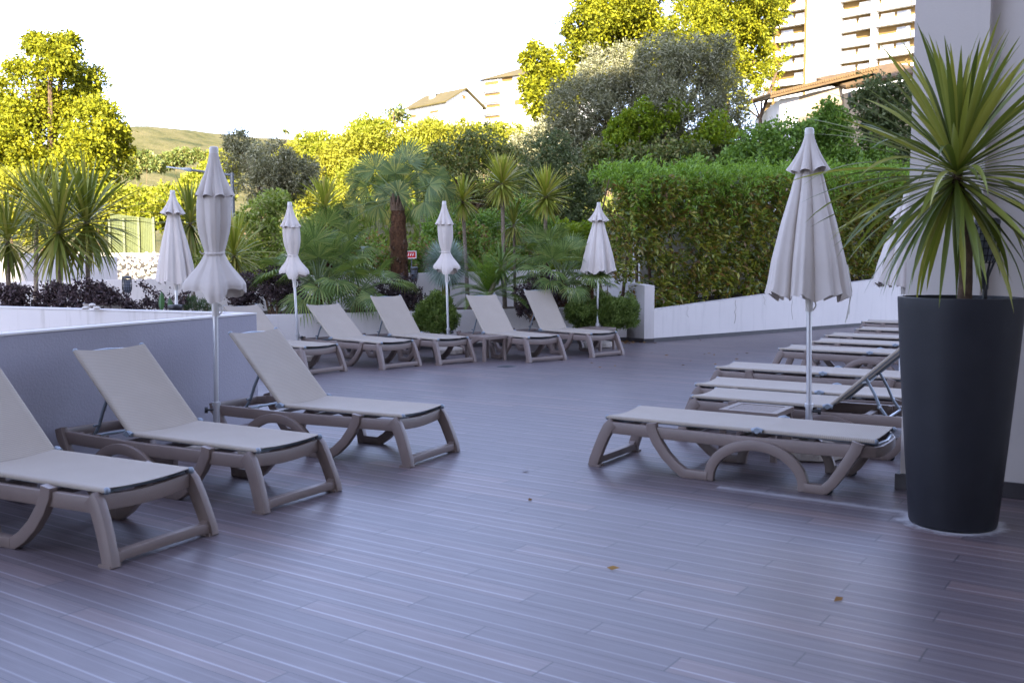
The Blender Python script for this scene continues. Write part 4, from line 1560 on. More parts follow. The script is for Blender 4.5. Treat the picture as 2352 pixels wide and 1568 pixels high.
# bushes
GP = 'dark purple loropetalum bushes'
bush('purple_bush', [(10, 690, 40), (60, 690, 42), (110, 692, 38), (150, 694, 38), (200, 690, 42), (245, 686, 40), (35, 680, 30), (230, 676, 26)], 13.9, 'purple', 9000, .05, 'long dark purple hedge of bushes at the foot of the left cordylines', group=GP, base_z=.4)
bush('purple_bush', [(262, 695, 20), (300, 704, 16), (258, 680, 12)], 14.0, 'purple', 1500, .05, 'dark purple bush with loose twigs around the left black torch', group=GP, base_z=.4)
# arching spray over the grey wall
c0_, pts = None, []
for (u, v) in ((392, 712), (372, 690), (356, 672), (338, 660), (322, 652)):
    pts.append(at(u, v, 14.6))
root = empty('purple_spray', pts[0])
tag(root, 'single arching purple-leaved spray against the grey back wall', 'shrub', GP)
mb = MB()
rel = [p - pts[0] for p in pts]
mb.tube(rel, [.008, .007, .006, .005, .003], 5)
side = [rel[2] + Vector((0, .1, -.2)), rel[2]]
mb.build('stem', M['twig'], root)
P = []
for i in range(len(rel) - 1):
    for k in range(60):
        P.append(rel[i].lerp(rel[i + 1], random.random()))
    if i < 2:
        for k in range(140):
            P.append(rel[i] + Vector((random.uniform(-.22, .22), random.uniform(-.2, .2), random.uniform(-.15, .16))))
P = np.array([tuple(p) for p in P]) + RNG.normal(size=(len(P), 3)) * .03
link_mesh('foliage', quads_mesh('foliage', leaves_co(P, unit(RNG.normal(size=P.shape)), .045, .028), M['purple']), root)
p0_ = at(432, 700, 14.9)
bush('purple_bush', [(415, 690, 16), (428, 672, 8), (330, 702, 18), (352, 704, 18), (368, 700, 12)], 14.9, 'purple', 900, .045, 'small purple twigs behind the base of the far-left cone parasol', group=GP, base_z=.5, stems=3)
bush('purple_bush', [(585, 672, 46), (630, 662, 42), (665, 672, 38), (560, 690, 30), (690, 700, 25), (610, 640, 22), (650, 640, 20)], 16.3, 'purple', 7500, .05, 'broad dark purple bush with bare brown stems, right of the tied near parasol', group=GP, stems=9, k=5)
bush('purple_bush', [(890, 668, 30), (925, 664, 32), (950, 676, 24), (905, 690, 34), (935, 700, 30)], 16.9, 'purple', 4200, .048, 'dark purple bush at the foot of the shaggy palm trunk', group=GP)
bush('purple_bush', [(1215, 680, 32), (1245, 670, 34), (1275, 680, 30), (1205, 705, 22), (1230, 705, 30), (1195, 715, 10), (1262, 650, 18)], 16.75, 'purple', 5200, .048, 'dark purple bush spilling over the low wall, left of the steepest lounger', group=GP)
GT = 'trimmed green bushes on the low wall'
bush('trimmed_bush', [(980, 715, 30), (1015, 712, 32), (1000, 735, 34), (1030, 735, 24), (970, 738, 24), (1000, 695, 26), (1025, 748, 18)], 15.95, 'box', 26000, .05, 'round trimmed green bush between two raised loungers', group=GT, aspect=.22, k=7, shell=.75, s=.4, spread=.1)
bush('trimmed_bush', [(1318, 712, 26), (1340, 705, 30), (1360, 715, 32), (1330, 730, 26), (1355, 735, 22)], 16.9, 'box', 20000, .05, 'trimmed green bush left of the cone parasol pole', group=GT, aspect=.22, k=7, shell=.75, s=.4, spread=.1)
bush('trimmed_bush', [(1395, 705, 30), (1425, 705, 32), (1445, 720, 26), (1410, 725, 32), (1436, 738, 22), (1395, 735, 20)], 16.9, 'box', 26000, .05, 'trimmed green bush right of the cone parasol pole, touching the wall end', group=GT, aspect=.22, k=7, shell=.75, s=.4, spread=.1)
bush('rosemary', [(425, 706, 16), (445, 700, 18), (465, 702, 18), (485, 704, 16)], 15.0, 'rosemary', 3200, .05, 'pale green upright rosemary behind the grey wall', aspect=.12, up=1.4, k=3, shell=.3)
bush('trailing_rosemary', [(745, 742, 14), (755, 756, 9), (742, 728, 14), (760, 735, 12)], 15.6, 'box', 1400, .04, 'thin rosemary trailing down the low white wall', aspect=.15, k=3)
# two broad leaves
for k, (u, v, w, h, l) in enumerate(((373, 696, 25, 46, 'darker upright broad pointed leaf beside the round solar lantern'),)):
    b = at(u, 712, 13.9); root = empty('broad_leaf_plant', (b.x, b.y, .5))
    tag(root, 'young plant with two upright broad leaves behind the grey wall', 'plant')
    mb = MB()
    for (dx, hh, ww, ly) in ((-.02, .28, .085, .1), (.11, .20, .075, -.1)):
        vs, fs = [], []
        z0 = b.z - .5 - .02
        for i in range(9):
            t = i / 8
            w_ = ww * math.sin(math.pi * min(1, .06 + t * .94)) ** .8
            vs += [(dx - w_ / 2, .02 + ly * t * .3, z0 + hh * t), (dx, ly * t * .3, z0 + hh * t), (dx + w_ / 2, .02 + ly * t * .3, z0 + hh * t)]
            if i: fs += [(3 * i - 3, 3 * i - 2, 3 * i + 1, 3 * i), (3 * i - 2, 3 * i - 1, 3 * i + 2, 3 * i + 1)]
        mb.add(vs, fs)
    mb.tube([(-.02, 0, -.05), (-.02, 0, b.z - .5)], .012, 6)
    mb.build('leaf', M['broad'], root)
bush('red_cordyline', [(1395, 655, 5)], 17.4, 'purple', 60, .10, 'thin dark red sword leaves right of the cone parasol pole', aspect=.08, k=2, stems=1, shell=.1, up=.6)

# ------------------------------------------------------------------ tall hedge over the ramp wall
root = empty('hedge', (RA.x, RA.y, .52))
tag(root, 'tall clipped evergreen hedge above the slanting white wall, fresh growth on top', 'hedge')
ztop = lambda q: 2.92 + .055 * q
def hedge_pts(n, q0, q1, face, zlo, zhi, thick):
    q = RNG.uniform(q0, q1, n)
    zr = RNG.uniform(0, 1, n)
    zb = .50 + q * .075
    z = zb + zlo + (np.array([ztop(t) for t in q]) * zhi - zb - zlo) * zr
    o = face + RNG.normal(size=n) * thick
    bul = .10 * np.sin(q * 2.1) * np.cos(z * 2.3) + .06 * np.sin(q * 5.3 + z * 4)
    lean = .12 * (z - 1.6)
    o = o - bul + .0 * lean
    X = RA.x + rd.x * q + rn.x * o; Y = RA.y + rd.y * q + rn.y * o
    return np.stack([X, Y, z], 1), q, z
P, q, z = hedge_pts(7900, -.45, 12.4, .42, .02, 1.0, .10)
# gaps where the wall and stems show low down
g = np.sin(q * 3.1 + 1.0) * np.sin(z * 3.7 + q) + .4 * np.sin(q * 7.7 - z * 5)
keep = ((g > -.42) | (z > 2.25) | (RNG.random(len(q)) < .12)) & (clumpy(P, .55, .80) | (RNG.random(len(q)) < .15))
P = P[keep]
P2, q2, z2 = hedge_pts(3300, -.45, 12.4, .72, .1, 1.0, .14)
g2 = np.sin(q2 * 3.1 + 1.0) * np.sin(z2 * 3.7 + q2) + .4 * np.sin(q2 * 7.7 - z2 * 5)
P2 = P2[(g2 > -.3) | (z2 > 2.2)]
P = np.concatenate([P, P2])
P = P[(P[:, 2] > 1.08) | ((P[:, 0] - RA.x) * rd.x + (P[:, 1] - RA.y) * rd.y > .05)]
per = 8
B = np.repeat(P, per, 0) + RNG.normal(size=(len(P) * per, 3)) * .035
D = unit(RNG.normal(size=B.shape) * .75 + np.array([-rn.x, -rn.y, .25]) * .75)
L = .118 * (.6 + .7 * RNG.random(len(B)))
co = leaves_co(B - np.array([RA.x, RA.y, .52]), D, L, L * .36, .2)
link_mesh('foliage', quads_mesh('foliage', co, M['hedge']), root)
n = 3500
q = RNG.uniform(-.45, 12.4, n); o = RNG.uniform(.10, 1.25, n)
z = np.array([ztop(t) for t in q]) + RNG.normal(size=n) * .10 - .35 * np.abs(RNG.normal(size=n)) * (o < .5) + .05 * np.sin(q * 4)
P = np.stack([RA.x + rd.x * q + rn.x * o, RA.y + rd.y * q + rn.y * o, z], 1)
B = np.repeat(P, 9, 0) + RNG.normal(size=(n * 9, 3)) * .03 + np.array([0, 0, 1]) * RNG.random((n * 9, 1)) * .12
D = unit(RNG.normal(size=B.shape) * .6 + np.array([-rn.x * .3, -rn.y * .3, .8]))
L = .115 * (.6 + .6 * RNG.random(len(B)))
link_mesh('young_growth', quads_mesh('young_growth', leaves_co(B - np.array([RA.x, RA.y, .52]), D, L, L * .24, .15), M['hedge_top']), root)
mb = MB()
for i in range(26):
    qq = -.4 + i * .42
    bb = RA + rd * qq + rn * .8
    pp = Vector((bb.x - RA.x, bb.y - RA.y, qq * .07))
    t1 = pp + Vector((random.uniform(-.3, .3), random.uniform(-.2, .1), 1.2)); t2 = t1 + Vector((random.uniform(-.4, .4), random.uniform(-.3, .1), 1.2))
    mb.tube([pp, t1, t2], [.035, .024, .01], 6)
    mb.tube([t1, t1 + Vector((random.uniform(-.5, .5), -.35, .7))], [.016, .006], 5)
mb.build('stem', M['bark'], root)

# dry leaves swept into the corner by the wall end
pts = []
for i in range(100):
    p = gp(random.gauss(1430, 22), random.gauss(786, 2.2)) if i < 60 else gp(random.uniform(1150, 1750), random.uniform(770, 845)) if i < 95 else gp(random.uniform(900, 2000), random.uniform(850, 1450))
    pts.append((p.x, p.y, .008))
pts = np.array(pts)
D = unit(RNG.normal(size=pts.shape) * np.array([1, 1, .15]))
co = leaves_co(pts, D, .07, .035, .02)
co[:, :, 2] = np.clip(co[:, :, 2], .004, .018)
tag(link_mesh('fallen_leaves', quads_mesh('fallen_leaves', co, M['dead_leaf'])), 'brown fallen leaves on the deck by the wall end', 'leaves', kind='stuff')

# ------------------------------------------------------------------ shrubs and trees beyond the walls
GS = 'shrubs beyond the back wall'
bush('shrub', [(620, 480, 52), (580, 540, 52), (655, 545, 55), (600, 600, 50), (680, 600, 45), (640, 470, 30), (560, 490, 26)], 22, 'green_bush', 9000, .085, 'light green rounded shrub right of the lamp post', group=GS, base_z=.4)
bush('shrub', [(830, 590, 40), (870, 580, 40), (910, 600, 40), (960, 580, 36), (990, 600, 36)], 20.6, 'mixed_shrub', 6000, .07, 'fresh green red-tipped shrubs behind the shaggy palm trunk', group=GS, base_z=.8)
bush('shrub', [(1060, 590, 44), (1110, 580, 44), (1160, 600, 44), (1215, 590, 44), (1090, 545, 34), (1195, 550, 30)], 20.6, 'mixed_shrub', 7000, .07, 'green leafy shrub behind the blue yucca and the cordyline trunks', group=GS, base_z=.9)
bush('shrub', [(1300, 545, 40), (1340, 550, 36), (1285, 590, 46), (1335, 600, 40)], 20.4, 'vine', 4500, .09, 'bright broad-leaved shrub behind the fan palm, left of the hedge', group=GS, base_z=.9)
bush('shrub', [(520, 560, 40), (480, 580, 40), (430, 600, 36)], 21, 'green_bush', 3500, .07, 'low green shrub between the left parasols', group=GS, base_z=.2)
tg = []
GT2 = 'trees and big shrubs on the slope'
tree('olive_tree', [(560, 365, 52), (615, 375, 58), (680, 395, 52), (545, 325, 30), (600, 430, 50), (715, 420, 28), (655, 430, 46)], 26, 'olive', 30000, .10, 'grey-green olive tree right of the tied near parasol', group=GT2, aspect=.28, r0=.12)
tree('dark_tree', [(1050, 345, 56), (1110, 335, 56), (1165, 375, 55), (1050, 420, 62), (1120, 430, 70), (1010, 370, 44), (1180, 440, 50), (1000, 440, 40)], 25.5, 'mid_tree', 22000, .085, 'dull green rounded tree behind the tallest cordyline', group=GT2, r0=.12)
tree('dark_tree', [(1250, 345, 56), (1285, 395, 62), (1225, 430, 58), (1330, 440, 48), (1290, 460, 55), (1345, 490, 40)], 24, 'dark_tree', 20000, .075, 'dark blue-green tree at the left end of the hedge', group=GT2, r0=.12)
tree('olive_tree', [(1400, 175, 80), (1520, 150, 75), (1600, 150, 66), (1330, 245, 76), (1450, 255, 105), (1570, 265, 95), (1660, 215, 60), (1390, 330, 76), (1510, 340, 85), (1620, 340, 60), (1300, 290, 44), (1650, 120, 44), (1690, 290, 45), (1640, 355, 58), (1560, 350, 60), (1690, 340, 46), (1340, 345, 50), (1450, 350, 60)],
     29, 'olive', 150000, .115, 'large grey olive tree in front of the sunlit trees', group=GT2, aspect=.26, r0=.22, base=(at(1480, 400, 29).x, 29, at(1480, 400, 29).z - .8))
o = bush('climbing_vine', [(1440, 285, 30), (1480, 260, 32), (1530, 275, 34), (1560, 250, 22), (1420, 330, 30), (1410, 300, 24), (1470, 310, 28), (1390, 360, 26), (1640, 300, 40), (1600, 330, 28)], 27.4, 'vine', 9000, .085, 'bright yellow-green vine climbing through the olive tree', cat='climber', group=GT2, base_z=3.0, aspect=.75, depth=.4)
bush('rambling_shrub', [(1690, 380, 55), (1740, 335, 60), (1800, 320, 62), (1760, 400, 60), (1850, 380, 60), (1700, 440, 50), (1640, 420, 40), (1590, 400, 34)], 25, 'creeper', 16000, .10, 'fresh green rambling shrub rising left of the pot-side parasol', group=GT2, base_z=2.0, aspect=.6)
bush('rambling_shrub', [(1880, 300, 50), (1925, 290, 45), (1930, 350, 60), (1870, 360, 44), (1990, 380, 60), (1905, 250, 22)], 25.5, 'creeper', 11000, .10, 'tall green rambling shrub below the tan house wall', group=GT2, base_z=2.0, aspect=.6)
bush('rambling_shrub', [(2010, 250, 55), (2060, 290, 60), (2030, 340, 60), (2080, 220, 46), (2080, 380, 60)], 26.5, 'dark_tree', 11000, .11, 'dark green shrub behind the leaves of the potted plant', group=GT2, base_z=2.0, aspect=.55)
bush('rambling_shrub', [(1380, 372, 44), (1450, 378, 46), (1530, 380, 50), (1600, 372, 46), (1340, 420, 40)], 26.8, 'mid_tree', 9000, .10, 'dull green undergrowth between the hedge top and the grey olive', group=GT2, base_z=2.4, aspect=.55)
bush('rambling_shrub', [(1210, 335, 34), (1250, 305, 36), (1300, 335, 42), (1235, 370, 44), (1320, 300, 30)], 34, 'olive', 9000, .11, 'dull brownish shrub between the white apartment block and the grey olive', group=GT2, base_z=3.0, aspect=.45)
bush('shrub', [(700, 610, 40), (760, 600, 44), (800, 560, 40), (720, 560, 36)], 20.8, 'green_bush', 5000, .075, 'light green shrub behind the low fan palms', group=GS, base_z=.6)
bush('shrub', [(1000, 520, 40), (1060, 510, 40), (1120, 520, 44), (1190, 500, 40), (1250, 520, 36)], 21.6, 'creeper', 7000, .08, 'deep green shrub behind the heads of the bright cordylines', group=GS, base_z=.9)
GL = 'sunlit trees'
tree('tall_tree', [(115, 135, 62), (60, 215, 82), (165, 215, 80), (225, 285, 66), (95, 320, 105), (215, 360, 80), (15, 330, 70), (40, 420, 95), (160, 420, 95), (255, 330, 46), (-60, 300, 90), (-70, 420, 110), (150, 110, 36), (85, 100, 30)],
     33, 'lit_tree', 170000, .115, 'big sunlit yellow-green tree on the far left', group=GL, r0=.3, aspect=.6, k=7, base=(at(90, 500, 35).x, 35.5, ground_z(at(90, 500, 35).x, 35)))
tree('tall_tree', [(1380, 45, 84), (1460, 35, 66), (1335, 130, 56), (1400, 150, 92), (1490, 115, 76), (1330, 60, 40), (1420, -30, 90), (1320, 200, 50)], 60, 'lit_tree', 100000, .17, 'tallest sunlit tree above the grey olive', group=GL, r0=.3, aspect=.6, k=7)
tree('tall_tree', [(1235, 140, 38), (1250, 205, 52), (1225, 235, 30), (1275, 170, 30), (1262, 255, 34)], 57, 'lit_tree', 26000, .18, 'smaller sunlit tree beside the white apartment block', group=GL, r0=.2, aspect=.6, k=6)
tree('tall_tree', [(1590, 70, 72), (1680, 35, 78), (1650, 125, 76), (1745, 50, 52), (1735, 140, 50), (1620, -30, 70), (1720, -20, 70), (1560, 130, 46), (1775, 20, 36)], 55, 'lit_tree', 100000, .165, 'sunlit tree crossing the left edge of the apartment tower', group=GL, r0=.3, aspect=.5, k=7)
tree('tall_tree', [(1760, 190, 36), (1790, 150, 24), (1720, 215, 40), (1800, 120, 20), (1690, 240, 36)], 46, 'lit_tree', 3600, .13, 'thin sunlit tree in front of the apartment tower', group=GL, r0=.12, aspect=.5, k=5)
GY = 'sunlit shrubs on the slope'
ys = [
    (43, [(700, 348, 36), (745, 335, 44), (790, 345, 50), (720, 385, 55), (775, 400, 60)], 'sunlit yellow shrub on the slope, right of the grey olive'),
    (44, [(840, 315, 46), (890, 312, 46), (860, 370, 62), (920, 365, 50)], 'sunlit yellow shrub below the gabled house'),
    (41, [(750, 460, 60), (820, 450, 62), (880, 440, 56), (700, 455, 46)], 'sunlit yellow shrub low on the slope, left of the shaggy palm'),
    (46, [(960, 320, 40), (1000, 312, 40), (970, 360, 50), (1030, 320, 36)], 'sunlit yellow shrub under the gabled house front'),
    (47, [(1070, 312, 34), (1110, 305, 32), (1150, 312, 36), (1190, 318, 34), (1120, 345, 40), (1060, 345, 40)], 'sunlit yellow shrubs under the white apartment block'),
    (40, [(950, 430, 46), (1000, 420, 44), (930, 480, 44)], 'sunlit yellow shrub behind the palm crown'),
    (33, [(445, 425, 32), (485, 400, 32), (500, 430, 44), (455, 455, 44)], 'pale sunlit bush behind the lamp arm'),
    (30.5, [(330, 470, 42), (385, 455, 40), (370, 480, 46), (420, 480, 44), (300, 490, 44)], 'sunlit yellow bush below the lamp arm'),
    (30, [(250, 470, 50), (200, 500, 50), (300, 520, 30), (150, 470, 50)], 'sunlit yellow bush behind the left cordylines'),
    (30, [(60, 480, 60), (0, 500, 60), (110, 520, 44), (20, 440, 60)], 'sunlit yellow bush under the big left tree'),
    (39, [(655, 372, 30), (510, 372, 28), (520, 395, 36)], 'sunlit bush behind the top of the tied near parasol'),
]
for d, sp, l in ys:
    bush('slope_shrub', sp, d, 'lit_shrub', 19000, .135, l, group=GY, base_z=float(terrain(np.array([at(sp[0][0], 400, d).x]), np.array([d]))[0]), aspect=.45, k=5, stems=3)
tree('far_tree', [(905, 256, 22), (895, 270, 20), (925, 268, 18)], 150, 'mid_tree', 1500, .5, 'dark round tree beside the gabled house', group='far trees on the hill', r0=.3, k=4)
for (d, sp, l) in ((120, [(330, 372, 22), (300, 385, 22), (355, 380, 18)], 'dark trees at the foot of the far hill, near the big left tree'), (125, [(385, 366, 18), (405, 362, 14), (370, 378, 16)], 'dark trees on the far slope above the lamp arm'), (130, [(432, 358, 13), (450, 356, 11), (420, 366, 12), (468, 362, 10)], 'dark trees on the far slope, nearest the tied parasol')):
    bush('far_trees', sp, d, 'mid_tree', 6000, .40, l, cat='trees', group='far trees on the hill', base_z=8, k=6, stems=2)
for i, (u, v, r_) in enumerate(((432, 306, 6), (655, 301, 6), (395, 322, 4), (372, 331, 4), (350, 342, 4))):
    p = at(u, v, 540)
    tree('far_tree', [(u, v + 1, r_), (u + r_, v + 2, r_ * .7)], 540, 'mid_tree', 300, 1.1, ('round tree on the skyline above the lamp arm', 'round tree on the skyline right of the grey olive', 'ridge tree on the skyline, first left of the round one', 'ridge tree on the skyline, second left of the round one', 'ridge tree lowest on the skyline, by the big left tree')[i], group='far trees on the hill', r0=.3, k=3,
         base=(p.x, p.y, ground_z(p.x, p.y)))

# dry grass and weeds on the slope: nobody could count it
n = 26000
x = RNG.uniform(-22, 22, n); y = RNG.uniform(18.5, 62, n)
s1 = -0.267 * (x + 8.75) + 0.964 * (y - 17.15); s2 = -0.63 * (x - 2.52) + 0.776 * (y - 19.0)
k = (np.minimum(s1, s2) > .6) & (np.abs(x) < .58 * y)
x, y = x[k], y[k]
P = np.stack([x, y, terrain(x, y) - .03], 1)
D = unit(RNG.normal(size=P.shape) * .45 + np.array([0, 0, 1.0]))
L = RNG.uniform(.25, .75, len(P))
tag(link_mesh('undergrowth', quads_mesh('undergrowth', leaves_co(P, D, L, .05 + L * .08, .3), M['dry_grass'])), 'dry grass and weeds covering the slope', 'undergrowth', kind='stuff')

# ------------------------------------------------------------------ street side on the left
p0 = Vector((-8.3, 15.6)); p1 = Vector((-8.05, 18.4))
a, b = gp(0, 600, 1.5), None
wa = at(-40, 576, 17.6); wb = at(269, 590, 19.6)
root = empty('white_side_wall', (wa.x, wa.y, -.4))
tag(root, 'smooth white wall behind the left cordyline trunks', 'wall')
mb = MB()
dv = Vector((wb.x - wa.x, wb.y - wa.y)); nn_ = Vector((-dv.y, dv.x)).normalized()
mb.prism([Z, dv, dv + nn_ * .25, nn_ * .25], 0, [wa.z + .4, wb.z + .4, wb.z + .4, wa.z + .4])
mb.build('wall', M['white_wall'], root, smooth=False)

# stone gabion wall: a long low bank of white stones
random.seed(3)
g0, g1 = at(180, 640, 24), at(420, 640, 27)
root = empty('gabion_wall', (g0.x, g0.y, -.35))
tag(root, 'sunlit wall of white stones behind the far-left parasol', 'wall')
dv = Vector((g1.x - g0.x, g1.y - g0.y)); L_ = dv.length; du = dv / L_; dn = Vector((-du.y, du.x))
H_ = at(300, 576, 25).z + .35
mb = MB()
mb.prism([Z + dn * .1, dv + dn * .1, dv + dn * .8, dn * .8], 0, H_ - .05)
nx, nz = 34, 20
for i in range(nx):
    for j in range(nz):
        q = du * (L_ * (i + .5 + random.uniform(-.25, .25) + (.5 if j % 2 else 0)) / nx)
        top = H_ * (1 - .0 * abs(i / nx - .5))
        z = top * (j + .5 + random.uniform(-.55, .55)) / nz
        if z > top * (.98 - .18 * max(0, (i / nx - .8) * 5)): continue
        r_ = .5 * L_ / nx * random.uniform(.85, 1.15)
        mb.ball((q.x, q.y + random.uniform(-.08, .03), z), r_, 7, 4, (random.uniform(.75, 1.2), .9, random.uniform(.6, 1.0)))
mb.build('stones', M['pebble'], root)

# green mesh fence panels above it
f0, f1 = at(255, 560, 28), at(356, 560, 27)
root = empty('panel_fence', (f0.x, f0.y, 0))
tag(root, 'green ribbed panel fence above the white stones', 'fence')
dv = Vector((f1.x - f0.x, f1.y - f0.y))
zt, zb_ = at(300, 505, 27.5).z, at(300, 580, 27.5).z
mb = MB()
N_ = 26
for i in range(N_):
    a, b = dv * (i / N_), dv * ((i + .82) / N_)
    nn = Vector((-dv.y, dv.x)).normalized()
    mb.prism([a, b, b + nn * .03, a + nn * .03], zb_ - .8, zt + .2 * (1 - i / N_))
mb.build('panel', M['fence_green'], root, smooth=False)
mb = MB()
for i in range(4):
    q = dv * (i / 3)
    mb.box((q.x, q.y - .06, (zt + zb_) / 2 - .4), (.06, .06, zt - zb_ + .9))
mb.build('post', M['fence_green'], root, smooth=False)

# street lamp
t_ = at(533, 397, 24); bm = at(543, 640, 24)
root = empty('street_lamp', (t_.x, t_.y, ground_z(t_.x, t_.y)))
tag(root, 'galvanised street lamp with a slim head on a horizontal arm', 'street lamp')
o = root.location
ht = t_.z - o.z
mb = MB(); mb.tube([(0, 0, 0), (0, 0, ht * .5), (0, 0, ht)], [.065, .055, .045], 10); mb.build('pole', M['galv'], root)
e = at(440, 391, 24) - o
mb = MB(); mb.tube([(0.05, 0, ht - .06), (-.1, 0, ht - .05), e], .030, 8); mb.build('arm', M['galv'], root)
h0, h1 = at(432, 390, 24) - o, at(384, 384, 24) - o
mb = MB()
mb.sweep([e, h0, h0.lerp(h1, .35), h0.lerp(h1, .42), h1], lambda t: rrect(.14 if t > .2 else .07, .09 if t < .5 else .035, .012), up=(0, 0, 1))
mb.build('lamp_head', M['grey_tube'], root)

# small red and white notice half hidden in the shrubs
s_ = at(945, 585, 20.0)
root = empty('notice_sign', s_)
tag(root, 'small red and white sign half hidden in the shrubs right of the palm trunk', 'sign')
MB().box((0, 0, 0), (.20, .012, .15)).build('board', M['red'], root, smooth=False)
mb = MB()
mb.box((0, -.0095, .068), (.20, .006, .014)); mb.box((0, -.0095, -.068), (.20, .006, .014)); mb.box((.093, -.0095, 0), (.014, .006, .12)); mb.box((-.093, -.0095, 0), (.014, .006, .12))
mb.build('border', M['white_paint'], root, smooth=False)
mb = MB()
for i in range(3):
    mb.sweep([(-.065 + i * .045, -.008, -.02), (-.05 + i * .045, -.008, .03)], rrect(.017, .004, .001), up=(0, 1, 0))
mb.build('bar', M['white_paint'], root, smooth=False)
MB().tube([(0, .03, -.8), (0, .03, .05)], .012, 8).build('post', M['galv'], root)


# ------------------------------------------------------------------ buildings on the hill
def face_frame(a, b):
    d = Vector((b[0] - a[0], b[1] - a[1])); L = d.length
    ang = math.atan2(d.y, d.x)
    return ang, L


def boxes(spec, mat, nm, root):
    mb = MB()
    for (x0, x1, y0, y1, z0, z1) in spec:
        mb.box(((x0 + x1) / 2, (y0 + y1) / 2, (z0 + z1) / 2), (x1 - x0, y1 - y0, z1 - z0))
    return mb.build(nm, M[mat], root, smooth=False)


# apartment tower: local X along the facade, -Y towards the terrace
A_, B_ = at(1745, 200, 215), at(2150, 200, 190)
ang, L = face_frame(A_, B_)
zb = at(1900, 205, 205).z - 4
root = empty('apartment_tower', (A_.x, A_.y, zb), ang)
tag(root, 'tall white apartment tower with deep balconies and recesses coloured as ochre shade', 'building')
kx = lambda u: (u - 1745) / (2150 - 1745) * L
fl = 3.0
nf = 11
bays = [(1745, 1779, 'b'), (1784, 1856, 'b'), (1932, 2008, 'b'), (2018, 2090, 'b'), (2096, 2150, 'b')]
mbk = [(0, L, 1.8, 12, 0, nf * fl)]
mbk += [(kx(1859), kx(1930), 0.02, 1.8, 0, nf * fl)]
boxes(mbk, 'far_white', 'wall', root)
boxes([(0.001, L - .001, 1.72, 1.79, 0.01, nf * fl - .01)], 'ochre', 'recess_wall', root)
slabs, par, win, glz, och = [], [], [], [], []
for k in range(nf):
    z = k * fl
    for (u0, u1, t) in bays:
        x0, x1 = kx(u0), kx(u1)
        slabs.append((x0, x1, -.02, 1.7, z - .14, z + .14))
        p_ = MB()
        par.append((x0 + .02, x1 - .02, -.12, .02, z - .25, z + .95))
        w = x1 - x0
        for j in range(2):
            if (k * 3 + j + int(u0)) % 5 != 0:
                win.append((x0 + w * (.06 + .48 * j), x0 + w * (.46 + .48 * j), 1.60, 1.705, z + .3, z + 2.35))
    for j in range(2):
        x0 = kx(1863 + 34 * j); x1 = kx(1893 + 34 * j)
        glz.append((x0, x1, -.04, .018, z + .95, z + 2.35))
        och.append((x0, x1, -.02, .012, z + 2.4, z + 3.85))
for q in slabs: boxes([q], 'far_white', 'balcony_slab', root)
for q in par: boxes([q], 'far_white', 'parapet', root)
for q in win[:90]: boxes([q], 'far_white' if (int(q[0] * 7 + q[4]) % 3) else 'far_glass', 'window', root)
for q in glz: boxes([q], 'far_glass' if int(q[4] * 3 + q[0]) % 4 == 0 else 'far_white', 'window', root)
for q in och: boxes([q], 'far_grey', 'spandrel', root)
boxes([(kx(u) - .35, kx(u) + .35, -.35, 1.7, 0, nf * fl + .5) for u in (1932, 2013)], 'far_white', 'pilaster', root)
boxes([(kx(u) - .22, kx(u) + .22, -.25, 1.7, 0, nf * fl) for u in (1781, 1857.5)], 'ochre', 'drainpipe', root)

# lower apartment block with hipped roof
A_, B_ = at(1109, 285, 182), at(1290, 285, 172)
ang, L = face_frame(A_, B_)
zt, zb = at(1112, 186, 182).z, at(1112, 300, 182).z - 5
root = empty('apartment_block', (A_.x, A_.y, zb), ang)
tag(root, 'white apartment block with a low hipped roof, left of the sunlit tree', 'building')
h = zt - zb
boxes([(0, L, 0, 11, 0, h)], 'far_white', 'wall', root)
mb = MB()
e_ = .7
mb.add([(-e_, -e_, h + .05), (L + e_, -e_, h + .05), (L + e_, 11 + e_, h + .05), (-e_, 11 + e_, h + .05), (5, 5.5, h + 2.6), (L - 5, 5.5, h + 2.6)], [(0, 1, 5, 4), (1, 2, 5), (2, 3, 4, 5), (3, 0, 4), (3, 2, 1, 0)])
mb.build('roof', M['moss_roof'], root, smooth=False)
kx = lambda u: (u - 1109) / 181 * L
kz = lambda v: (186 - v) * pm(178) + h - .0
bw = []
for (u0, u1, v0, v1, m_) in ((1114, 1148, 190, 199, 'ochre'), (1155, 1180, 181, 195, 'ochre'), (1114, 1151, 216, 223, 'ochre'), (1155, 1180, 209, 224, 'far_glass'), (1118, 1151, 242, 252, 'ochre'), (1156, 1180, 240, 252, 'far_glass'), (1184, 1210, 238, 250, 'ochre'), (1114, 1151, 268, 274, 'ochre'), (1156, 1184, 266, 279, 'far_glass'), (1126, 1136, 225, 231, 'far_glass')):
    s_ = boxes([(kx(u0), kx(u1), -.02, .02, kz(v1), kz(v0))], m_, 'window', root)
for v in (212, 237, 263, 289): boxes([(kx(1112), kx(1153), -.9, -.025, kz(v) - .1, kz(v) + .9)], 'far_white', 'balcony', root)

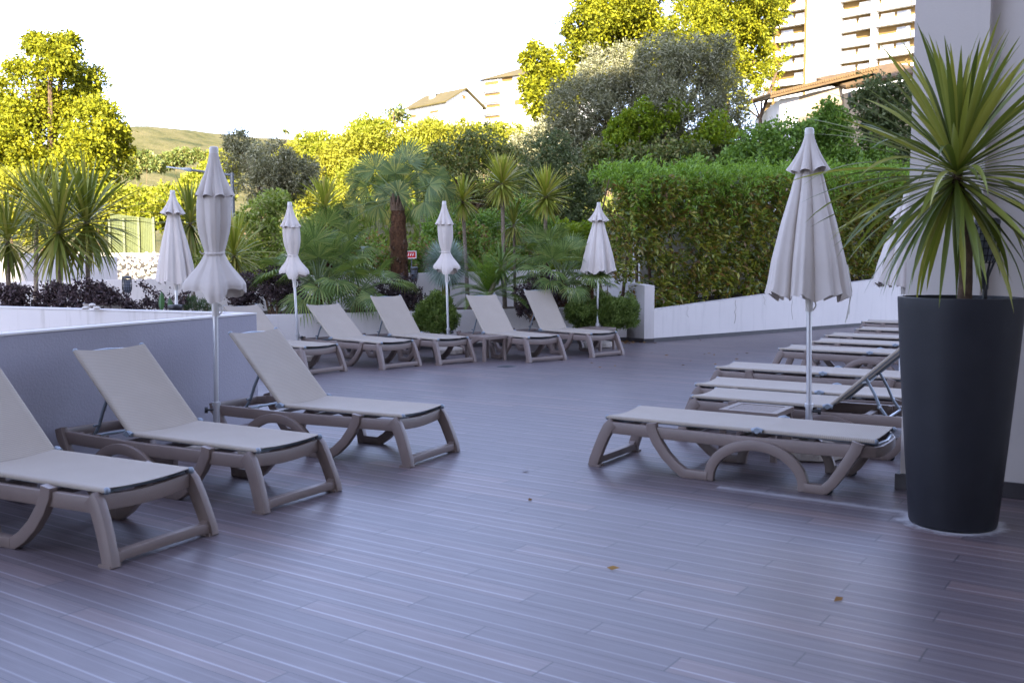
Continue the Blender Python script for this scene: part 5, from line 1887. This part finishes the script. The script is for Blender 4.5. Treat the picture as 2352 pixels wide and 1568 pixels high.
# gabled house
A_, B_ = at(938, 285, 173), at(1025, 285, 165)
C_ = at(1108, 285, 172)
zb = at(1000, 300, 176).z - 5
root = empty('gabled_house', (B_.x, B_.y, zb))
tag(root, 'white gabled house with a mossy roof and chimney on the hill', 'building')
a = Vector((A_.x - B_.x, A_.y - B_.y)); g = Vector((C_.x - B_.x, C_.y - B_.y))
ze = at(1023, 233, 165).z - zb
zr = at(1066, 204, 168).z - zb
mb = MB()
mb.prism([Z, g, g + a, a], 0, ze)
gm = g / 2
mb.add([(0, 0, ze), (g.x, g.y, ze), (gm.x, gm.y, zr - .1)], [(0, 1, 2)])
mb.add([(a.x, a.y, ze), (a.x + g.x, a.y + g.y, ze), (a.x + gm.x, a.y + gm.y, zr - .1)], [(2, 1, 0)])
mb.build('wall', M['far_white'], root, smooth=False)
mb = MB()
gd = g.normalized(); ad = a.normalized()
def roofq(e0, e1):
    P = [(-gd * .6 - ad * .6), (gm - ad * .6), (gm + a + ad * .6), (a - gd * .6 + ad * .6)]
    zz = [ze - .25, zr, zr, ze - .25]
    vs = [(p.x, p.y, z) for p, z in zip(P, zz)] + [(p.x, p.y, z + .22) for p, z in zip(P, zz)]
    mb.add(vs, [(3, 2, 1, 0), (4, 5, 6, 7), (0, 1, 5, 4), (2, 3, 7, 6), (3, 0, 4, 7)])
    P = [(g + gd * .6 - ad * .6), (gm - ad * .6), (gm + a + ad * .6), (g + a + gd * .6 + ad * .6)]
    vs = [(p.x, p.y, z) for p, z in zip(P, zz)] + [(p.x, p.y, z + .22) for p, z in zip(P, zz)]
    mb.add(vs, [(0, 1, 2, 3), (7, 6, 5, 4), (4, 5, 1, 0), (6, 7, 3, 2), (7, 4, 0, 3)])
roofq(0, 0)
rf = mb.build('roof', M['moss_roof'], root, smooth=False)
ch = a * .62 + gm * .55
MB().box((ch.x, ch.y, zr - .2), (.8, .7, 2.8), math.atan2(ad.y, ad.x)).build('chimney', M['far_white'], rf, smooth=False)
wins = MB()
aa = math.atan2(ad.y, ad.x)
nfac = Vector((-gd.x, -gd.y))
for (t, z0, w_, h_, m_) in ((.14, ze - 3.4, 1.6, .7, 'ochre'), (.30, ze - 1.3, 2.4, .35, 'ochre'), (.50, ze - 2.0, 1.5, 1.6, 'far_grey'), (.66, ze - 2.2, 1.2, 2.4, 'far_grey'), (.86, ze - 1.4, 1.6, .5, 'ochre'), (.80, ze - 4.9, 1.2, 2, 'far_grey'), (.42, ze - 4.2, 1.0, .8, 'ochre'), (.93, ze - 4.2, .5, .7, 'ochre')):
    q = a * t + nfac * .03
    MB().box((q.x, q.y, z0), (w_, .12, h_), aa).build('window', M[m_], root, smooth=False)
for z0 in (ze - .0 + 1.2, ze - 2.4, ze - 5.6):
    q = g * .48 - ad * .03
    MB().box((q.x, q.y, z0), (.8, .12, .6), math.atan2(gd.y, gd.x)).build('vent', M['ochre'], root, smooth=False)

# tan house with tiled verge below the tower
A_, B_, C_ = at(1792, 222, 43), at(1936, 190, 41), at(2120, 150, 38)
root = empty('tan_house', (A_.x, A_.y, 2.0))
tag(root, 'old tan plastered house with sloping terracotta roofs below the apartment tower', 'building')
o = root.location
rel = lambda p: Vector((p.x - o.x, p.y - o.y, p.z - o.z))
a, b, c = rel(A_), rel(B_), rel(C_)
w0 = rel(at(1836, 215, 42.4))
back_ = Vector((.4, 6, 0))
mb = MB()
mb.prism([a.xy, w0.xy, w0.xy + back_.xy, a.xy + back_.xy], 0, [a.z - .1, w0.z - .1, w0.z - .1, a.z - .1])
mb.build('white_gable', M['white_wall'], root, smooth=False)
mb = MB()
mb.prism([w0.xy, b.xy, b.xy + back_.xy, w0.xy + back_.xy], 0, [w0.z - .1, b.z - .1, b.z - .1, w0.z - .1])
mb.prism([b.xy + Vector((.02, -.25)), c.xy + Vector((0, -.25)), c.xy + back_.xy, b.xy + back_.xy + Vector((.02, 0))], 0, [b.z - .45, c.z - .5, c.z - .5, b.z - .45])
mb.build('wall', M['plaster_tan'], root, smooth=False)
mb = MB()
def slab(p, q, r_, s_, t):
    vs = [tuple(x) for x in (p, q, r_, s_)] + [(x[0], x[1], x[2] + t) for x in (p, q, r_, s_)]
    mb.add(vs, [(3, 2, 1, 0), (4, 5, 6, 7), (0, 1, 5, 4), (1, 2, 6, 5), (2, 3, 7, 6), (3, 0, 4, 7)])
f_ = Vector((0, -.35, 0))
e2 = rel(at(2010, 168, 40))
slab(a + f_ + Vector((-.5, 0, -.12)), e2 + f_ + Vector((0, 0, -.02)), e2 + back_ + Vector((0, 0, .55)), a + back_ + Vector((-.5, 0, .55)), .14)
q0, q1 = b + Vector((-.1, -.75, -.42)), c + Vector((0, -.75, -.47))
slab(q0, q1, q1 + Vector((0, 4, 1.0)), q0 + Vector((0, 4, 1.0)), .12)
rf = mb.build('roof', M['tile_roof'], root, smooth=False)
tl = MB()
for i in range(46):
    p = q0.lerp(q1, (i + .5) / 46)
    tl.tube([p + Vector((0, -.03, .13)), p + Vector((0, 3.9, 1.1))], .075, 6)
    p = (a + f_ + Vector((-.5, 0, -.0))).lerp(e2 + f_ + Vector((0, 0, .1)), (i + .5) / 46)
    tl.tube([p + Vector((0, -.03, .04)), p + Vector((.3, 5.9, .60))], .07, 6)
tl.build('tiles', M['tile_roof'], rf)
dp = MB()
pp = b + Vector((.0, -.8, -.5))
dp.tube([pp, pp + Vector((.05, .1, -.45)), pp + Vector((.35, .45, -.75)), Vector((pp.x + .35, pp.y + .45, 0))], .05, 8)
dp.build('drainpipe', M['galv'], root)

# ------------------------------------------------------------------ light
SUN_EL, SUN_AZ = R(22.5), R(-6)          # low sun behind the camera
wd = bpy.data.worlds.new('World')
scene.world = wd
wd.use_nodes = True
nt = wd.node_tree
bg = nt.nodes['Background']
sky = nt.nodes.new('ShaderNodeTexSky')
sky.sky_type = 'NISHITA'
sky.sun_disc = False
sky.sun_elevation = SUN_EL
sky.sun_rotation = R(186)
sky.air_density = 1.0
sky.dust_density = 1.0
sky.ozone_density = 3.0
hs = nt.nodes.new('ShaderNodeHueSaturation')
hs.inputs['Saturation'].default_value = 0.50
nt.links.new(sky.outputs[0], hs.inputs['Color'])
nt.links.new(mix(nt, 1.0, hs.outputs[0], (0.70, 0.735, 0.95), 'MULTIPLY'), bg.inputs['Color'])
bg.inputs['Strength'].default_value = 0.15
ld = bpy.data.lights.new('sun', 'SUN')
ld.energy = 4.6
ld.angle = R(0.5)
ld.color = (1.0, 0.89, 0.71)
so = bpy.data.objects.new('sun', ld)
COL.objects.link(so)
so.rotation_euler = (R(90) - SUN_EL, 0, SUN_AZ)
so.location = (0, -30, 40)
vs_ = scene.view_settings
vs_.view_transform = 'Standard'
vs_.look = 'None'
vs_.exposure = 2.8
vs_.gamma = 1.0
scene.cycles.max_bounces = 8
scene.cycles.transparent_max_bounces = 6
